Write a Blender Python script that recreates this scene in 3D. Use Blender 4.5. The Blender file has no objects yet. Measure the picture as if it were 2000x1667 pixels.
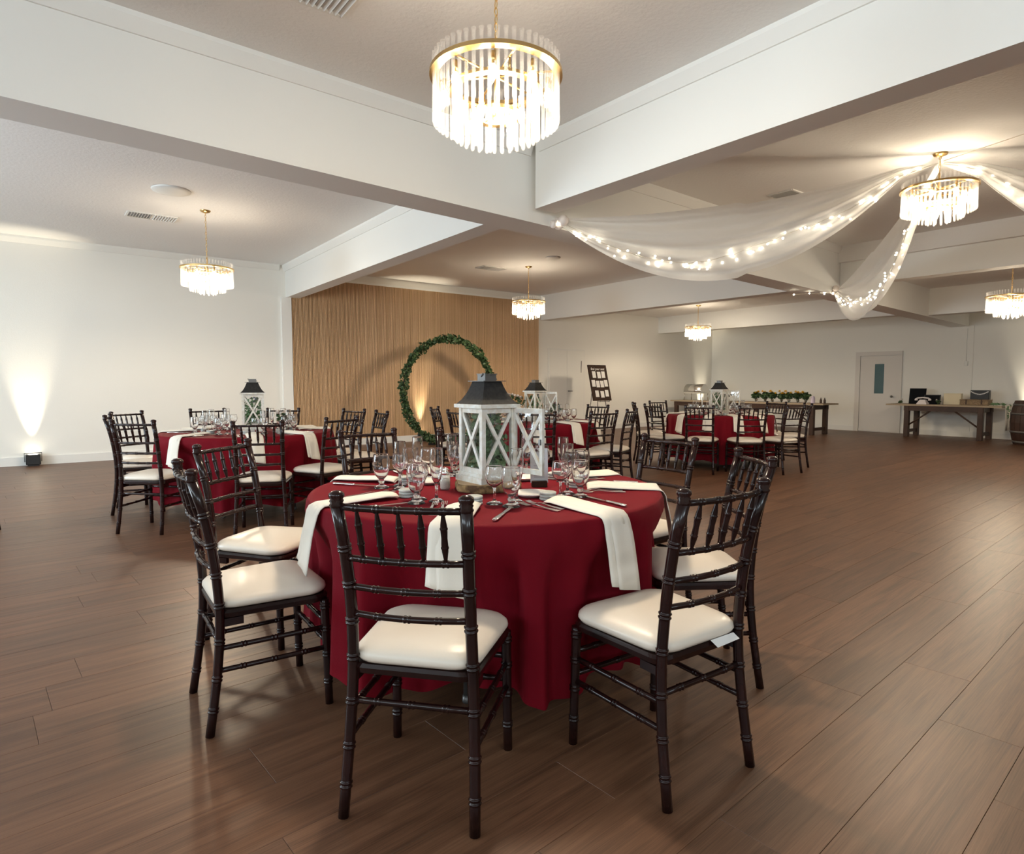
import bpy, math, random
from mathutils import Vector, Matrix
random.seed(7)
R = math.radians
PI = math.pi
scene = bpy.context.scene
COL = scene.collection

# ------------------------------------------------------------------ camera, world, light, exposure
cam_data = bpy.data.cameras.new('camera')
cam_data.sensor_fit = 'HORIZONTAL'
cam_data.sensor_width = 36.0
cam_data.lens = 36.0 * 1230 / 2000
cam_data.clip_start = 0.05
cam_data.clip_end = 100
cam = bpy.data.objects.new('camera', cam_data)
COL.objects.link(cam)
cam.location = (0, 0, 1.222)
cam.rotation_euler = (R(90 - 3.95), 0, R(52.4 - 90))
scene.camera = cam

vs = scene.view_settings
vs.view_transform = 'Standard'
vs.look = 'None'
vs.exposure = 0.3
vs.gamma = 1.0
vs.use_curve_mapping = False

world = bpy.data.worlds.new('world')
scene.world = world
world.use_nodes = True
world.node_tree.nodes['Background'].inputs[0].default_value = (0.62, 0.74, 0.9, 1)
world.node_tree.nodes['Background'].inputs[1].default_value = 0.6

scene.cycles.max_bounces = 12
scene.cycles.transmission_bounces = 12
scene.cycles.diffuse_bounces = 4
scene.cycles.glossy_bounces = 3
scene.cycles.transparent_max_bounces = 16
scene.cycles.sample_clamp_indirect = 6.0
scene.cycles.caustics_reflective = False
scene.cycles.caustics_refractive = False

XW, YS, XB, YA = -4.6, -4.6, 17.0, 11.85        # the four walls


def area_light(name, loc, rot, sx, sy, power, color):
    d = bpy.data.lights.new(name, 'AREA')
    d.shape = 'RECTANGLE'
    d.size, d.size_y = sx, sy
    d.energy = power
    d.color = color
    o = bpy.data.objects.new(name, d)
    COL.objects.link(o)
    o.location = loc
    o.rotation_euler = rot
    return o


DAY = (0.77, 0.91, 1.0)
# daylight from unseen, inferred windows behind the camera; high ones added to light beams
# openings: (from, to, sill height, head height, daylight power)
WEST_WIN = [(-2.4, 0.8, 2.3, 3.15, 75), (1.2, 4.0, 2.3, 3.15, 75), (5.3, 8.7, 0.35, 2.5, 300)]
SOUTH_WIN = [(-3.6, -1.0, 2.2, 3.15, 70), (0.2, 2.8, 2.2, 3.15, 70)]
for a, c, z0, z1, pw in WEST_WIN:
    area_light('window_west_offscreen', (XW - 0.12, (a + c) / 2, (z0 + z1) / 2), (R(90), 0, R(-90)), c - a, z1 - z0, pw, DAY)
for a, c, z0, z1, pw in SOUTH_WIN:
    area_light('window_south_offscreen', ((a + c) / 2, YS - 0.12, (z0 + z1) / 2), (R(90), 0, 0), c - a, z1 - z0, pw, DAY)



# ------------------------------------------------------------------ materials
MATS = {}


def newmat(name):
    m = bpy.data.materials.new(name)
    m.use_nodes = True
    MATS[name] = m
    nt = m.node_tree
    return m, nt, nt.nodes['Principled BSDF']


def mat(name, color, rough=0.5, metal=0.0, spec=0.5, coat=0.0, bump=None, vary=None, emit=None, sheen=0.0):
    m, nt, p = newmat(name)
    p.inputs['Base Color'].default_value = (*color, 1)
    p.inputs['Roughness'].default_value = rough
    p.inputs['Metallic'].default_value = metal
    p.inputs['Specular IOR Level'].default_value = spec
    p.inputs['Coat Weight'].default_value = coat
    p.inputs['Coat Roughness'].default_value = 0.12
    p.inputs['Sheen Weight'].default_value = sheen
    if emit:
        p.inputs['Emission Color'].default_value = (*emit[0], 1)
        p.inputs['Emission Strength'].default_value = emit[1]
    if bump or vary:
        tc = nt.nodes.new('ShaderNodeTexCoord')
    if vary:          # (scale, second colour, contrast)
        n = nt.nodes.new('ShaderNodeTexNoise')
        n.inputs['Scale'].default_value = vary[0]
        n.inputs['Detail'].default_value = 6
        nt.links.new(tc.outputs['Object'], n.inputs['Vector'])
        r = nt.nodes.new('ShaderNodeValToRGB')
        r.color_ramp.elements[0].position = 0.5 - vary[2]
        r.color_ramp.elements[1].position = 0.5 + vary[2]
        r.color_ramp.elements[0].color = (*color, 1)
        r.color_ramp.elements[1].color = (*vary[1], 1)
        nt.links.new(n.outputs['Fac'], r.inputs['Fac'])
        nt.links.new(r.outputs['Color'], p.inputs['Base Color'])
    if bump:          # (scale, strength)
        n = nt.nodes.new('ShaderNodeTexNoise')
        n.inputs['Scale'].default_value = bump[0]
        n.inputs['Detail'].default_value = 4
        nt.links.new(tc.outputs['Object'], n.inputs['Vector'])
        b = nt.nodes.new('ShaderNodeBump')
        b.inputs['Strength'].default_value = bump[1]
        b.inputs['Distance'].default_value = 0.01
        nt.links.new(n.outputs['Fac'], b.inputs['Height'])
        nt.links.new(b.outputs['Normal'], p.inputs['Normal'])
    return m


mat('wall', (0.86, 0.845, 0.79), 0.7, bump=(60, 0.12))
mat('beam', (0.90, 0.90, 0.865), 0.65, bump=(25, 0.05))
mat('ceiling', (0.88, 0.865, 0.84), 0.8, bump=(38, 0.3))
mat('trim', (0.82, 0.81, 0.77), 0.5)
mat('door_paint', (0.70, 0.665, 0.62), 0.5)
mat('floor_gap', (0.12, 0.06, 0.032), 0.8)
mat('mahogany', (0.010, 0.0036, 0.0032), 0.17, spec=0.36, coat=0.0, vary=(9, (0.022, 0.0068, 0.0055), 0.2))
mat('vinyl', (0.80, 0.71, 0.60), 0.34, bump=(150, 0.03))
mat('linen', (0.84, 0.78, 0.68), 0.85, bump=(400, 0.08))
mat('brass', (0.72, 0.50, 0.22), 0.28, metal=1.0)
mat('steel', (0.78, 0.77, 0.74), 0.2, metal=1.0)
mat('white_wood', (0.82, 0.82, 0.77), 0.6, vary=(40, (0.70, 0.64, 0.54), 0.16))
mat('roof_metal', (0.014, 0.013, 0.0125), 0.7, spec=0.3, vary=(60, (0.032, 0.029, 0.027), 0.2))
mat('grey_metal', (0.16, 0.155, 0.15), 0.4, metal=0.6)
mat('bark', (0.12, 0.065, 0.03), 0.9, vary=(22, (0.50, 0.33, 0.14), 0.10), bump=(30, 0.9))
mat('cut_wood', (0.62, 0.43, 0.25), 0.7, vary=(8, (0.46, 0.28, 0.14), 0.2))
mat('porcelain', (0.88, 0.84, 0.79), 0.2)
mat('tin', (0.62, 0.62, 0.58), 0.35, vary=(60, (0.42, 0.43, 0.40), 0.2))
mat('salt', (0.86, 0.84, 0.80), 0.6)
mat('pepper', (0.44, 0.40, 0.33), 0.8, vary=(300, (0.66, 0.62, 0.54), 0.2))
mat('leaf', (0.06, 0.17, 0.06), 0.5, vary=(22, (0.20, 0.35, 0.16), 0.15))
mat('leaf_dark', (0.020, 0.052, 0.018), 0.55, vary=(10, (0.075, 0.135, 0.045), 0.25))
mat('petal_white', (0.82, 0.74, 0.68), 0.6)
mat('petal_yellow', (0.80, 0.50, 0.03), 0.6)
mat('petal_blue', (0.20, 0.30, 0.48), 0.6)
mat('petal_dark', (0.16, 0.02, 0.03), 0.6)
mat('slat_wood', (0.52, 0.33, 0.17), 0.55)
mat('slat_back', (0.16, 0.085, 0.04), 0.8)
mat('black', (0.012, 0.012, 0.013), 0.45)
mat('black_board', (0.008, 0.009, 0.011), 0.9, spec=0.15)
mat('sign_wood', (0.026, 0.011, 0.006), 0.7, spec=0.2, vary=(12, (0.045, 0.020, 0.010), 0.2))
mat('paper', (0.86, 0.84, 0.81), 0.8)
mat('card_paper', (0.70, 0.73, 0.76), 0.8)
mat('ink', (0.30, 0.32, 0.36), 0.8)
mat('white_ink', (0.85, 0.82, 0.78), 0.8)
mat('farm_wood', (0.036, 0.016, 0.009), 0.5, vary=(7, (0.06, 0.026, 0.014), 0.25))
mat('farm_top', (0.40, 0.31, 0.21), 0.6)
mat('cream_board', (0.74, 0.65, 0.46), 0.7)
mat('rattan', (0.34, 0.24, 0.14), 0.8, vary=(60, (0.18, 0.12, 0.07), 0.15))
mat('barrel_wood', (0.030, 0.013, 0.008), 0.5, vary=(9, (0.05, 0.02, 0.012), 0.25))
mat('phone', (0.85, 0.79, 0.78), 0.3)
mat('lilac', (0.62, 0.54, 0.66), 0.5)
mat('candle', (0.85, 0.83, 0.78), 0.5)
mat('window_tint', (0.09, 0.17, 0.19), 0.12)
mat('duct_metal', (0.40, 0.40, 0.41), 0.5)
mat('bulb', (1, 0.9, 0.75), 0.4, emit=((1.0, 0.86, 0.66), 60.0))
mat('fairy_bulb', (1, 0.9, 0.75), 0.4, emit=((1.0, 0.88, 0.68), 26.0))
mat('lens_glow', (1, 0.95, 0.85), 0.4, emit=((1.0, 0.90, 0.70), 12.0))
mat('wire', (0.55, 0.50, 0.42), 0.5)


def cloth_mat():
    m, nt, p = newmat('burgundy')
    p.inputs['Base Color'].default_value = (0.165, 0.0028, 0.010, 1)
    p.inputs['Roughness'].default_value = 0.75
    p.inputs['Specular IOR Level'].default_value = 0.12
    p.inputs['Sheen Weight'].default_value = 0.0
    p.inputs['Sheen Roughness'].default_value = 0.4
    p.inputs['Sheen Tint'].default_value = (0.9, 0.15, 0.25, 1)
    tc = nt.nodes.new('ShaderNodeTexCoord')
    n = nt.nodes.new('ShaderNodeTexNoise')
    n.inputs['Scale'].default_value = 350
    nt.links.new(tc.outputs['Object'], n.inputs['Vector'])
    b = nt.nodes.new('ShaderNodeBump')
    b.inputs['Strength'].default_value = 0.15
    b.inputs['Distance'].default_value = 0.004
    nt.links.new(n.outputs['Fac'], b.inputs['Height'])
    nt.links.new(b.outputs['Normal'], p.inputs['Normal'])


cloth_mat()


def thin_glass(name, tint, rough, edge):
    """clear thin-walled glass: see-through, with a reflecting rim where the wall turns edge-on"""
    m = bpy.data.materials.new(name)
    m.use_nodes = True
    MATS[name] = m
    nt = m.node_tree
    nt.nodes.clear()
    out = nt.nodes.new('ShaderNodeOutputMaterial')
    tr = nt.nodes.new('ShaderNodeBsdfTransparent')
    tr.inputs[0].default_value = (*tint, 1)
    gl = nt.nodes.new('ShaderNodeBsdfGlossy')
    gl.inputs['Roughness'].default_value = rough
    lw = nt.nodes.new('ShaderNodeLayerWeight')
    lw.inputs[0].default_value = 0.5
    pw = nt.nodes.new('ShaderNodeMath')
    pw.operation = 'POWER'
    pw.inputs[1].default_value = 3.0
    nt.links.new(lw.outputs['Facing'], pw.inputs[0])
    ma = nt.nodes.new('ShaderNodeMath')
    ma.operation = 'MULTIPLY_ADD'
    ma.inputs[1].default_value = edge
    ma.inputs[2].default_value = 0.05
    nt.links.new(pw.outputs[0], ma.inputs[0])
    mx = nt.nodes.new('ShaderNodeMixShader')
    nt.links.new(ma.outputs[0], mx.inputs[0])
    nt.links.new(tr.outputs[0], mx.inputs[1])
    nt.links.new(gl.outputs[0], mx.inputs[2])
    nt.links.new(mx.outputs[0], out.inputs[0])


m_, nt_, p_ = newmat('glass')
p_.inputs['Base Color'].default_value = (1, 1, 1, 1)
p_.inputs['Transmission Weight'].default_value = 1.0
p_.inputs['Roughness'].default_value = 0.0
p_.inputs['IOR'].default_value = 1.45
thin_glass('pane', (0.97, 0.97, 0.97), 0.02, 0.6)


def scatter_mat(name, color, fac, rough=0.15):
    """glass rods / sheer voile: partly see-through, partly scattering light on both sides"""
    m = bpy.data.materials.new(name)
    m.use_nodes = True
    MATS[name] = m
    nt = m.node_tree
    nt.nodes.clear()
    out = nt.nodes.new('ShaderNodeOutputMaterial')
    tr = nt.nodes.new('ShaderNodeBsdfTransparent')
    df = nt.nodes.new('ShaderNodeBsdfDiffuse')
    df.inputs[0].default_value = (*color, 1)
    tl = nt.nodes.new('ShaderNodeBsdfTranslucent')
    tl.inputs[0].default_value = (*color, 1)
    m1 = nt.nodes.new('ShaderNodeMixShader')
    m1.inputs[0].default_value = 0.5
    nt.links.new(df.outputs[0], m1.inputs[1])
    nt.links.new(tl.outputs[0], m1.inputs[2])
    m2 = nt.nodes.new('ShaderNodeMixShader')
    m2.inputs[0].default_value = fac
    nt.links.new(tr.outputs[0], m2.inputs[1])
    nt.links.new(m1.outputs[0], m2.inputs[2])
    nt.links.new(m2.outputs[0], out.inputs[0])


scatter_mat('rod_glass', (0.95, 0.93, 0.90), 0.085)
scatter_mat('voile', (0.95, 0.94, 0.91), 0.80)

PLANK_ANG = R(3.6)


def plank_mat():
    m, nt, p = newmat('laminate')
    L = nt.links.new
    geo = nt.nodes.new('ShaderNodeNewGeometry')
    at = nt.nodes.new('ShaderNodeAttribute')
    at.attribute_name = 'tone'
    mp = nt.nodes.new('ShaderNodeMapping')
    mp.vector_type = 'TEXTURE'
    mp.inputs['Rotation'].default_value = (0, 0, PLANK_ANG)
    L(geo.outputs['Position'], mp.inputs['Vector'])
    sc = nt.nodes.new('ShaderNodeVectorMath')
    sc.operation = 'MULTIPLY'
    sc.inputs[1].default_value = (0.8, 12, 1)
    L(mp.outputs[0], sc.inputs[0])
    of = nt.nodes.new('ShaderNodeVectorMath')
    of.operation = 'SCALE'
    of.inputs[0].default_value = (37, 53, 19)
    L(at.outputs['Fac'], of.inputs['Scale'])
    ad = nt.nodes.new('ShaderNodeVectorMath')
    L(sc.outputs[0], ad.inputs[0])
    L(of.outputs[0], ad.inputs[1])
    n1 = nt.nodes.new('ShaderNodeTexNoise')
    n1.inputs['Scale'].default_value = 1.3
    n1.inputs['Detail'].default_value = 7
    n1.inputs['Roughness'].default_value = 0.6
    n1.inputs['Distortion'].default_value = 1.2
    L(ad.outputs[0], n1.inputs['Vector'])
    n2 = nt.nodes.new('ShaderNodeTexNoise')
    n2.inputs['Scale'].default_value = 5
    n2.inputs['Detail'].default_value = 5
    n2.inputs['Roughness'].default_value = 0.7
    sc2 = nt.nodes.new('ShaderNodeVectorMath')
    sc2.operation = 'MULTIPLY'
    sc2.inputs[1].default_value = (1.0, 5.0, 1)
    L(ad.outputs[0], sc2.inputs[0])
    L(sc2.outputs[0], n2.inputs['Vector'])
    r = nt.nodes.new('ShaderNodeValToRGB')
    e = r.color_ramp.elements
    e[0].position, e[0].color = 0.30, (0.052, 0.023, 0.012, 1)
    e[1].position, e[1].color = 0.72, (0.200, 0.100, 0.053, 1)
    mid = e.new(0.5)
    mid.color = (0.130, 0.060, 0.031, 1)
    mixf = nt.nodes.new('ShaderNodeMath')
    mixf.operation = 'MULTIPLY_ADD'
    mixf.inputs[1].default_value = 0.56
    sub = nt.nodes.new('ShaderNodeMath')
    sub.operation = 'MULTIPLY_ADD'
    sub.inputs[1].default_value = 0.60
    sub.inputs[2].default_value = -0.08
    L(n1.outputs['Fac'], sub.inputs[0])
    L(n2.outputs['Fac'], mixf.inputs[0])
    L(sub.outputs[0], mixf.inputs[2])
    L(mixf.outputs[0], r.inputs['Fac'])
    hs = nt.nodes.new('ShaderNodeHueSaturation')
    vm = nt.nodes.new('ShaderNodeMath')
    vm.operation = 'MULTIPLY_ADD'
    vm.inputs[1].default_value = 0.26
    vm.inputs[2].default_value = 0.87
    L(at.outputs['Fac'], vm.inputs[0])
    L(vm.outputs[0], hs.inputs['Value'])
    L(r.outputs['Color'], hs.inputs['Color'])
    L(hs.outputs[0], p.inputs['Base Color'])
    p.inputs['Roughness'].default_value = 0.42
    p.inputs['Specular IOR Level'].default_value = 0.45
    b = nt.nodes.new('ShaderNodeBump')
    b.inputs['Strength'].default_value = 0.10
    b.inputs['Distance'].default_value = 0.003
    L(n1.outputs['Fac'], b.inputs['Height'])
    L(b.outputs['Normal'], p.inputs['Normal'])


plank_mat()


def slat_mat():
    m, nt, p = newmat('oak_slat')
    L = nt.links.new
    oi = nt.nodes.new('ShaderNodeObjectInfo')
    tc = nt.nodes.new('ShaderNodeTexCoord')
    n = nt.nodes.new('ShaderNodeTexNoise')
    n.inputs['Scale'].default_value = 3
    n.inputs['Detail'].default_value = 5
    L(tc.outputs['Object'], n.inputs['Vector'])
    r = nt.nodes.new('ShaderNodeValToRGB')
    r.color_ramp.elements[0].color = (0.56, 0.35, 0.18, 1)
    r.color_ramp.elements[1].color = (0.78, 0.54, 0.32, 1)
    a = nt.nodes.new('ShaderNodeMath')
    a.operation = 'MULTIPLY_ADD'
    a.inputs[1].default_value = 0.5
    L(oi.outputs['Random'], a.inputs[0])
    h = nt.nodes.new('ShaderNodeMath')
    h.operation = 'MULTIPLY'
    h.inputs[1].default_value = 0.5
    L(n.outputs['Fac'], h.inputs[0])
    L(h.outputs[0], a.inputs[2])
    L(a.outputs[0], r.inputs['Fac'])
    L(r.outputs['Color'], p.inputs['Base Color'])
    p.inputs['Roughness'].default_value = 0.5


slat_mat()


# ------------------------------------------------------------------ mesh builder
class MB:
    def __init__(self):
        self.v, self.f, self.s, self.tone = [], [], [], []

    def add(self, verts, faces, smooth=False, tone=0.0):
        o = len(self.v)
        self.v += [tuple(p) for p in verts]
        self.f += [tuple(i + o for i in q) for q in faces]
        self.s += [smooth] * len(faces)
        self.tone += [tone] * len(faces)
        return self

    def box(self, x0, x1, y0, y1, z0, z1, M=None):
        vs_ = [(x, y, z) for x in (x0, x1) for y in (y0, y1) for z in (z0, z1)]
        if M is not None:
            vs_ = [tuple(M @ Vector(p)) for p in vs_]
        return self.add(vs_, [(0, 1, 3, 2), (4, 6, 7, 5), (0, 4, 5, 1), (2, 3, 7, 6), (0, 2, 6, 4), (1, 5, 7, 3)])

    def bevel_box(self, x0, x1, y0, y1, z0, z1, b):
        """box with chamfered vertical and top edges"""
        def ring(i, z):
            return [(x0 + i, y0 + i + b, z), (x0 + i + b, y0 + i, z), (x1 - i - b, y0 + i, z), (x1 - i, y0 + i + b, z),
                    (x1 - i, y1 - i - b, z), (x1 - i - b, y1 - i, z), (x0 + i + b, y1 - i, z), (x0 + i, y1 - i - b, z)]
        return self.loft([ring(b * .6, z0), ring(0, z0 + b * .6), ring(0, z1 - b * .6), ring(b * .6, z1)], smooth=False)

    def loft(self, rings, smooth=True, cap=True, closed=True):
        n = len(rings[0])
        vs_ = [p for r_ in rings for p in r_]
        fs = []
        for i in range(len(rings) - 1):
            for j in range(n if closed else n - 1):
                k = (j + 1) % n
                fs.append((i * n + j, i * n + k, (i + 1) * n + k, (i + 1) * n + j))
        self.add(vs_, fs, smooth)
        if cap and closed:
            o = len(self.v) - len(vs_)
            self.f.append(tuple(o + j for j in reversed(range(n))))
            self.f.append(tuple(o + (len(rings) - 1) * n + j for j in range(n)))
            self.s += [False, False]
            self.tone += [0, 0]
        return self

    def lathe(self, prof, seg=16, cx=0, cy=0, cz=0, M=None, cap=False):
        rings = []
        for r_, z in prof:
            ring = [Vector((cx + r_ * math.cos(2 * PI * k / seg), cy + r_ * math.sin(2 * PI * k / seg), cz + z)) for k in range(seg)]
            if M is not None:
                ring = [M @ p for p in ring]
            rings.append(ring)
        return self.loft(rings, True, cap)

    def tube(self, pts, rad, seg=8, cap=True):
        """tube along a polyline; rad is a number or a list"""
        pts = [Vector(p) for p in pts]
        n = len(pts)
        if not isinstance(rad, (list, tuple)):
            rad = [rad] * n
        rings = []
        up = None
        for i in range(n):
            t = (pts[min(i + 1, n - 1)] - pts[max(i - 1, 0)]).normalized()
            if up is None:
                up = Vector((0, 0, 1)) if abs(t.z) < 0.9 else Vector((1, 0, 0))
            a = t.cross(up).normalized()
            b = a.cross(t).normalized()
            up = b
            rings.append([pts[i] + rad[i] * (a * math.cos(2 * PI * k / seg) + b * math.sin(2 * PI * k / seg)) for k in range(seg)])
        return self.loft(rings, True, cap)

    def sphere(self, c, r_, seg=8, rings=5, sz=1.0):
        pr = [(max(1e-4, r_ * math.sin(PI * i / rings)), -r_ * sz * math.cos(PI * i / rings)) for i in range(rings + 1)]
        return self.lathe(pr, seg, c[0], c[1], c[2])

    def mesh(self, name, material, tone=False):
        me = bpy.data.meshes.new(name)
        me.from_pydata(self.v, [], self.f)
        me.polygons.foreach_set('use_smooth', self.s)
        if tone:
            a = me.attributes.new('tone', 'FLOAT', 'FACE')
            a.data.foreach_set('value', self.tone)
        me.materials.append(MATS[material])
        me.update()
        return me

    def build(self, name, material, parent=None, loc=(0, 0, 0), rotz=0.0, tone=False):
        return obj(name, self.mesh(name, material, tone), parent, loc, rotz)


def obj(name, me, parent=None, loc=(0, 0, 0), rotz=0.0):
    o = bpy.data.objects.new(name, me)
    COL.objects.link(o)
    o.location = loc
    o.rotation_euler = (0, 0, rotz)
    if parent is not None:
        o.parent = parent
        KIDS.setdefault(parent.name, []).append(o)
    return o


KIDS = {}


def tag(o, label, cat, group=None):
    o['label'] = label
    o['category'] = cat
    if group:
        o['group'] = group
    return o


def thing(name, label, cat, loc=(0, 0, 0), rotz=0.0, group=None):
    o = bpy.data.objects.new(name, None)
    o.empty_display_size = 0.1
    COL.objects.link(o)
    o.location = loc
    o.rotation_euler = (0, 0, rotz)
    return tag(o, label, cat, group)


def structure(o):
    o['kind'] = 'structure'
    return o


def stuff(o):
    o['kind'] = 'stuff'
    return o


def copy_tree(src, loc, rotz, label=None, group=None, parent=None):
    c = src.copy()
    COL.objects.link(c)
    if parent is None:
        c.location = loc
        c.rotation_euler = (0, 0, rotz)
    else:
        c.parent = parent
        KIDS.setdefault(parent.name, []).append(c)
    if label:
        c['label'] = label
    if group:
        c['group'] = group
    for k in list(KIDS.get(src.name, [])):
        copy_tree(k, None, None, parent=c)
    return c


# ------------------------------------------------------------------ the room
b = MB()
b.box(XW - .2, XB + .2, YS - .2, YA + .2, -0.2, -0.004)
floor = structure(b.build('floor', 'floor_gap'))

PW, PLEN = 0.245, 1.52
ca, sa = math.cos(PLANK_ANG), math.sin(PLANK_ANG)
fwx, fwy = math.cos(R(52.4)), math.sin(R(52.4))
planks = []
rnd = random.Random(3)
row0 = (-1.748 * sa + 1.003 * ca)               # a joint line runs through this offset
for j in range(-30, 62):
    v0 = row0 + j * PW
    off = rnd.random() * PLEN
    if j == -1:
        off = (3.02 * ca + 0.96 * sa) % PLEN
    if j == -2:
        off = (2.596 * ca + 0.68 * sa) % PLEN
    for i in range(-8, 15):
        u0 = off + i * PLEN
        quad = [(u0, v0), (u0 + PLEN, v0), (u0 + PLEN, v0 + PW), (u0, v0 + PW)]
        # clip to the room outline
        poly = [(u * ca - v * sa, u * sa + v * ca) for u, v in quad]
        for ax, lim, sg in ((0, XW - .1, 1), (0, XB + .1, -1), (1, YS - .1, 1), (1, YA + .1, -1)):
            res = []
            for q in range(len(poly)):
                p1, p2 = poly[q], poly[(q + 1) % len(poly)]
                d1, d2 = sg * (p1[ax] - lim), sg * (p2[ax] - lim)
                if d1 >= 0:
                    res.append(p1)
                if d1 * d2 < 0:
                    t = d1 / (d1 - d2)
                    res.append((p1[0] + t * (p2[0] - p1[0]), p1[1] + t * (p2[1] - p1[1])))
            poly = res
            if len(poly) < 3:
                break
        if len(poly) < 3:
            continue
        cx = sum(p[0] for p in poly) / len(poly)
        cy = sum(p[1] for p in poly) / len(poly)
        dep = cx * fwx + cy * fwy
        lat = cx * fwy - cy * fwx
        inview = dep > 0.9 and abs(lat) < dep * 0.82 + 0.9
        planks.append((0 if inview else 1, dep if inview else 0, poly, cx, cy))
planks.sort(key=lambda q: (q[0], q[1]))


def plank_geo(mb, poly, cx, cy, tone):
    def inset(d):
        out = []
        for x, y in poly:
            l = math.hypot(x - cx, y - cy)
            # shrink along the plank's own axes
            du = (x - cx) * ca + (y - cy) * sa
            dv = -(x - cx) * sa + (y - cy) * ca
            du -= math.copysign(d, du)
            dv -= math.copysign(d, dv)
            out.append((cx + du * ca - dv * sa, cy + du * sa + dv * ca))
        return out
    n = len(poly)
    lo, mi, hi = inset(0.0004), inset(0.0004), inset(0.0011)
    vs_ = [(x, y, -0.004) for x, y in lo] + [(x, y, -0.0012) for x, y in mi] + [(x, y, 0.0) for x, y in hi]
    fs = [tuple(2 * n + k for k in range(n))]
    for lv in (0, 1):
        for k in range(n):
            k2 = (k + 1) % n
            fs.append((lv * n + k, lv * n + k2, (lv + 1) * n + k2, (lv + 1) * n + k))
    mb.add(vs_, fs, False, tone)


rest = MB()
for n_, (iv, d_, poly, cx, cy) in enumerate(planks):
    tone = rnd.random()
    if n_ < 300 and iv == 0:
        m = MB()
        plank_geo(m, poly, cx, cy, tone)
        m.build('plank', 'laminate', floor, tone=True)
    else:
        plank_geo(rest, poly, cx, cy, tone)
stuff(rest.build('planking', 'laminate', floor, tone=True))

# ceiling: flat panels bay by bay, carried by the beams
XC = (3.83, 10.12, 14.45)                        # beam lines across the room
CZ = (3.38, 3.35, 3.10, 3.02)                    # ceiling height in each bay
b = MB()
xs = (XW - .2,) + XC + (XB + .2,)
for k in range(4):
    b.box(xs[k], xs[k + 1], YS - .2, YA + .2, CZ[k], 3.6)
ceiling = structure(b.build('ceiling', 'ceiling'))


def beam(name, p0, p1, width, top, wdir):
    """a box beam whose near lower edge runs p0 -> p1; width goes along wdir"""
    p0, p1, w = Vector(p0), Vector(p1), Vector(wdir) * width
    vs_ = []
    for p in (p0, p1):
        for q in (p, p + w):
            vs_.append((q.x, q.y, q.z))
            vs_.append((q.x, q.y, top))
    m = MB().add(vs_, [(0, 1, 3, 2), (4, 6, 7, 5), (0, 4, 5, 1), (2, 3, 7, 6), (0, 2, 6, 4), (1, 5, 7, 3)])
    return structure(m.build(name, 'beam'))


def lerp(a, b_, t):
    return tuple(a[i] + (b_[i] - a[i]) * t for i in range(3))


M0, M1 = (-0.044, 4.383, 2.74), (17.0, 5.085, 2.514)


def main_at(x):
    return lerp(M0, M1, (x - M0[0]) / (M1[0] - M0[0]))


trim_n = [0]


def trim(m, material='trim'):
    trim_n[0] += 1
    return structure(m.build('trim_%d' % trim_n[0], material))


beam('main_beam', main_at(XW), main_at(XB), 0.36, 3.5, (0, 1, 0))
beam('cross_beam', (3.70, YS, 2.79), (3.70, 4.46, 2.79), 0.24, 3.5, (1, 0, 0))
beam('cross_beam', (3.64, 4.85, 2.79), (3.86, YA, 2.80), 0.24, 3.5, (1, 0, 0))
beam('cross_beam', (9.92, 5.0, 2.72), (10.01, YA, 2.76), 0.26, 3.5, (1, 0, 0))
beam('cross_beam', (10.22, YS, 2.75), (10.20, 4.80, 2.75), 0.26, 3.5, (1, 0, 0))
beam('cross_beam', (14.20, 5.2, 2.62), (14.42, YA, 2.65), 0.26, 3.5, (1, 0, 0))
beam('cross_beam', (14.3, YS, 2.58), (14.3, 5.0, 2.58), 0.26, 3.5, (1, 0, 0))
# crown mouldings along the ceiling
for x0, x1, zc in ((XW, 3.70, CZ[0]), (3.94, 10.2, CZ[1])):
    m = MB()
    for (xa, xb, s_) in ((x0, x1, -1),):
        ya, yb = main_at(xa)[1], main_at(xb)[1]
        m.loft([[(xa, ya, zc - .11), (xa, ya - .015, zc - .11), (xa, ya - .055, zc - .03), (xa, ya - .055, zc), (xa, ya, zc)],
                [(xb, yb, zc - .11), (xb, yb - .015, zc - .11), (xb, yb - .055, zc - .03), (xb, yb - .055, zc), (xb, yb, zc)]], smooth=False)
    trim(m, 'beam')


def crown_x(xa, ya, xb, yb, zc, s_):
    m = MB()
    prof = ((0, -.11), (.015, -.11), (.055, -.03), (.055, 0), (0, 0))
    m.loft([[(xa + s_ * p, ya, zc + q) for p, q in prof], [(xb + s_ * p, yb, zc + q) for p, q in prof]], smooth=False)
    trim(m, 'beam')


crown_x(3.70, YS, 3.70, 4.4, CZ[0], -1)
crown_x(3.64, 4.75, 3.86, YA, CZ[0], -1)
crown_x(3.94, YS, 3.94, 4.4, CZ[1], 1)
m = MB()
prof = ((0, -.10), (.015, -.10), (.05, -.03), (.05, 0), (0, 0))
m.loft([[(XW, YA - p, CZ[0] + q) for p, q in prof], [(3.75, YA - p, CZ[0] + q) for p, q in prof]], smooth=False)
trim(m, 'wall')
# walls
b = MB().box(XW - .2, XB + .2, YA, YA + .2, -0.1, 3.6)
wall_north = structure(b.build('wall_north', 'wall'))
b = MB().box(XB, XB + .2, YS - .2, YA + .2, -0.1, 3.6)
wall_east = structure(b.build('wall_east', 'wall'))


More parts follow.
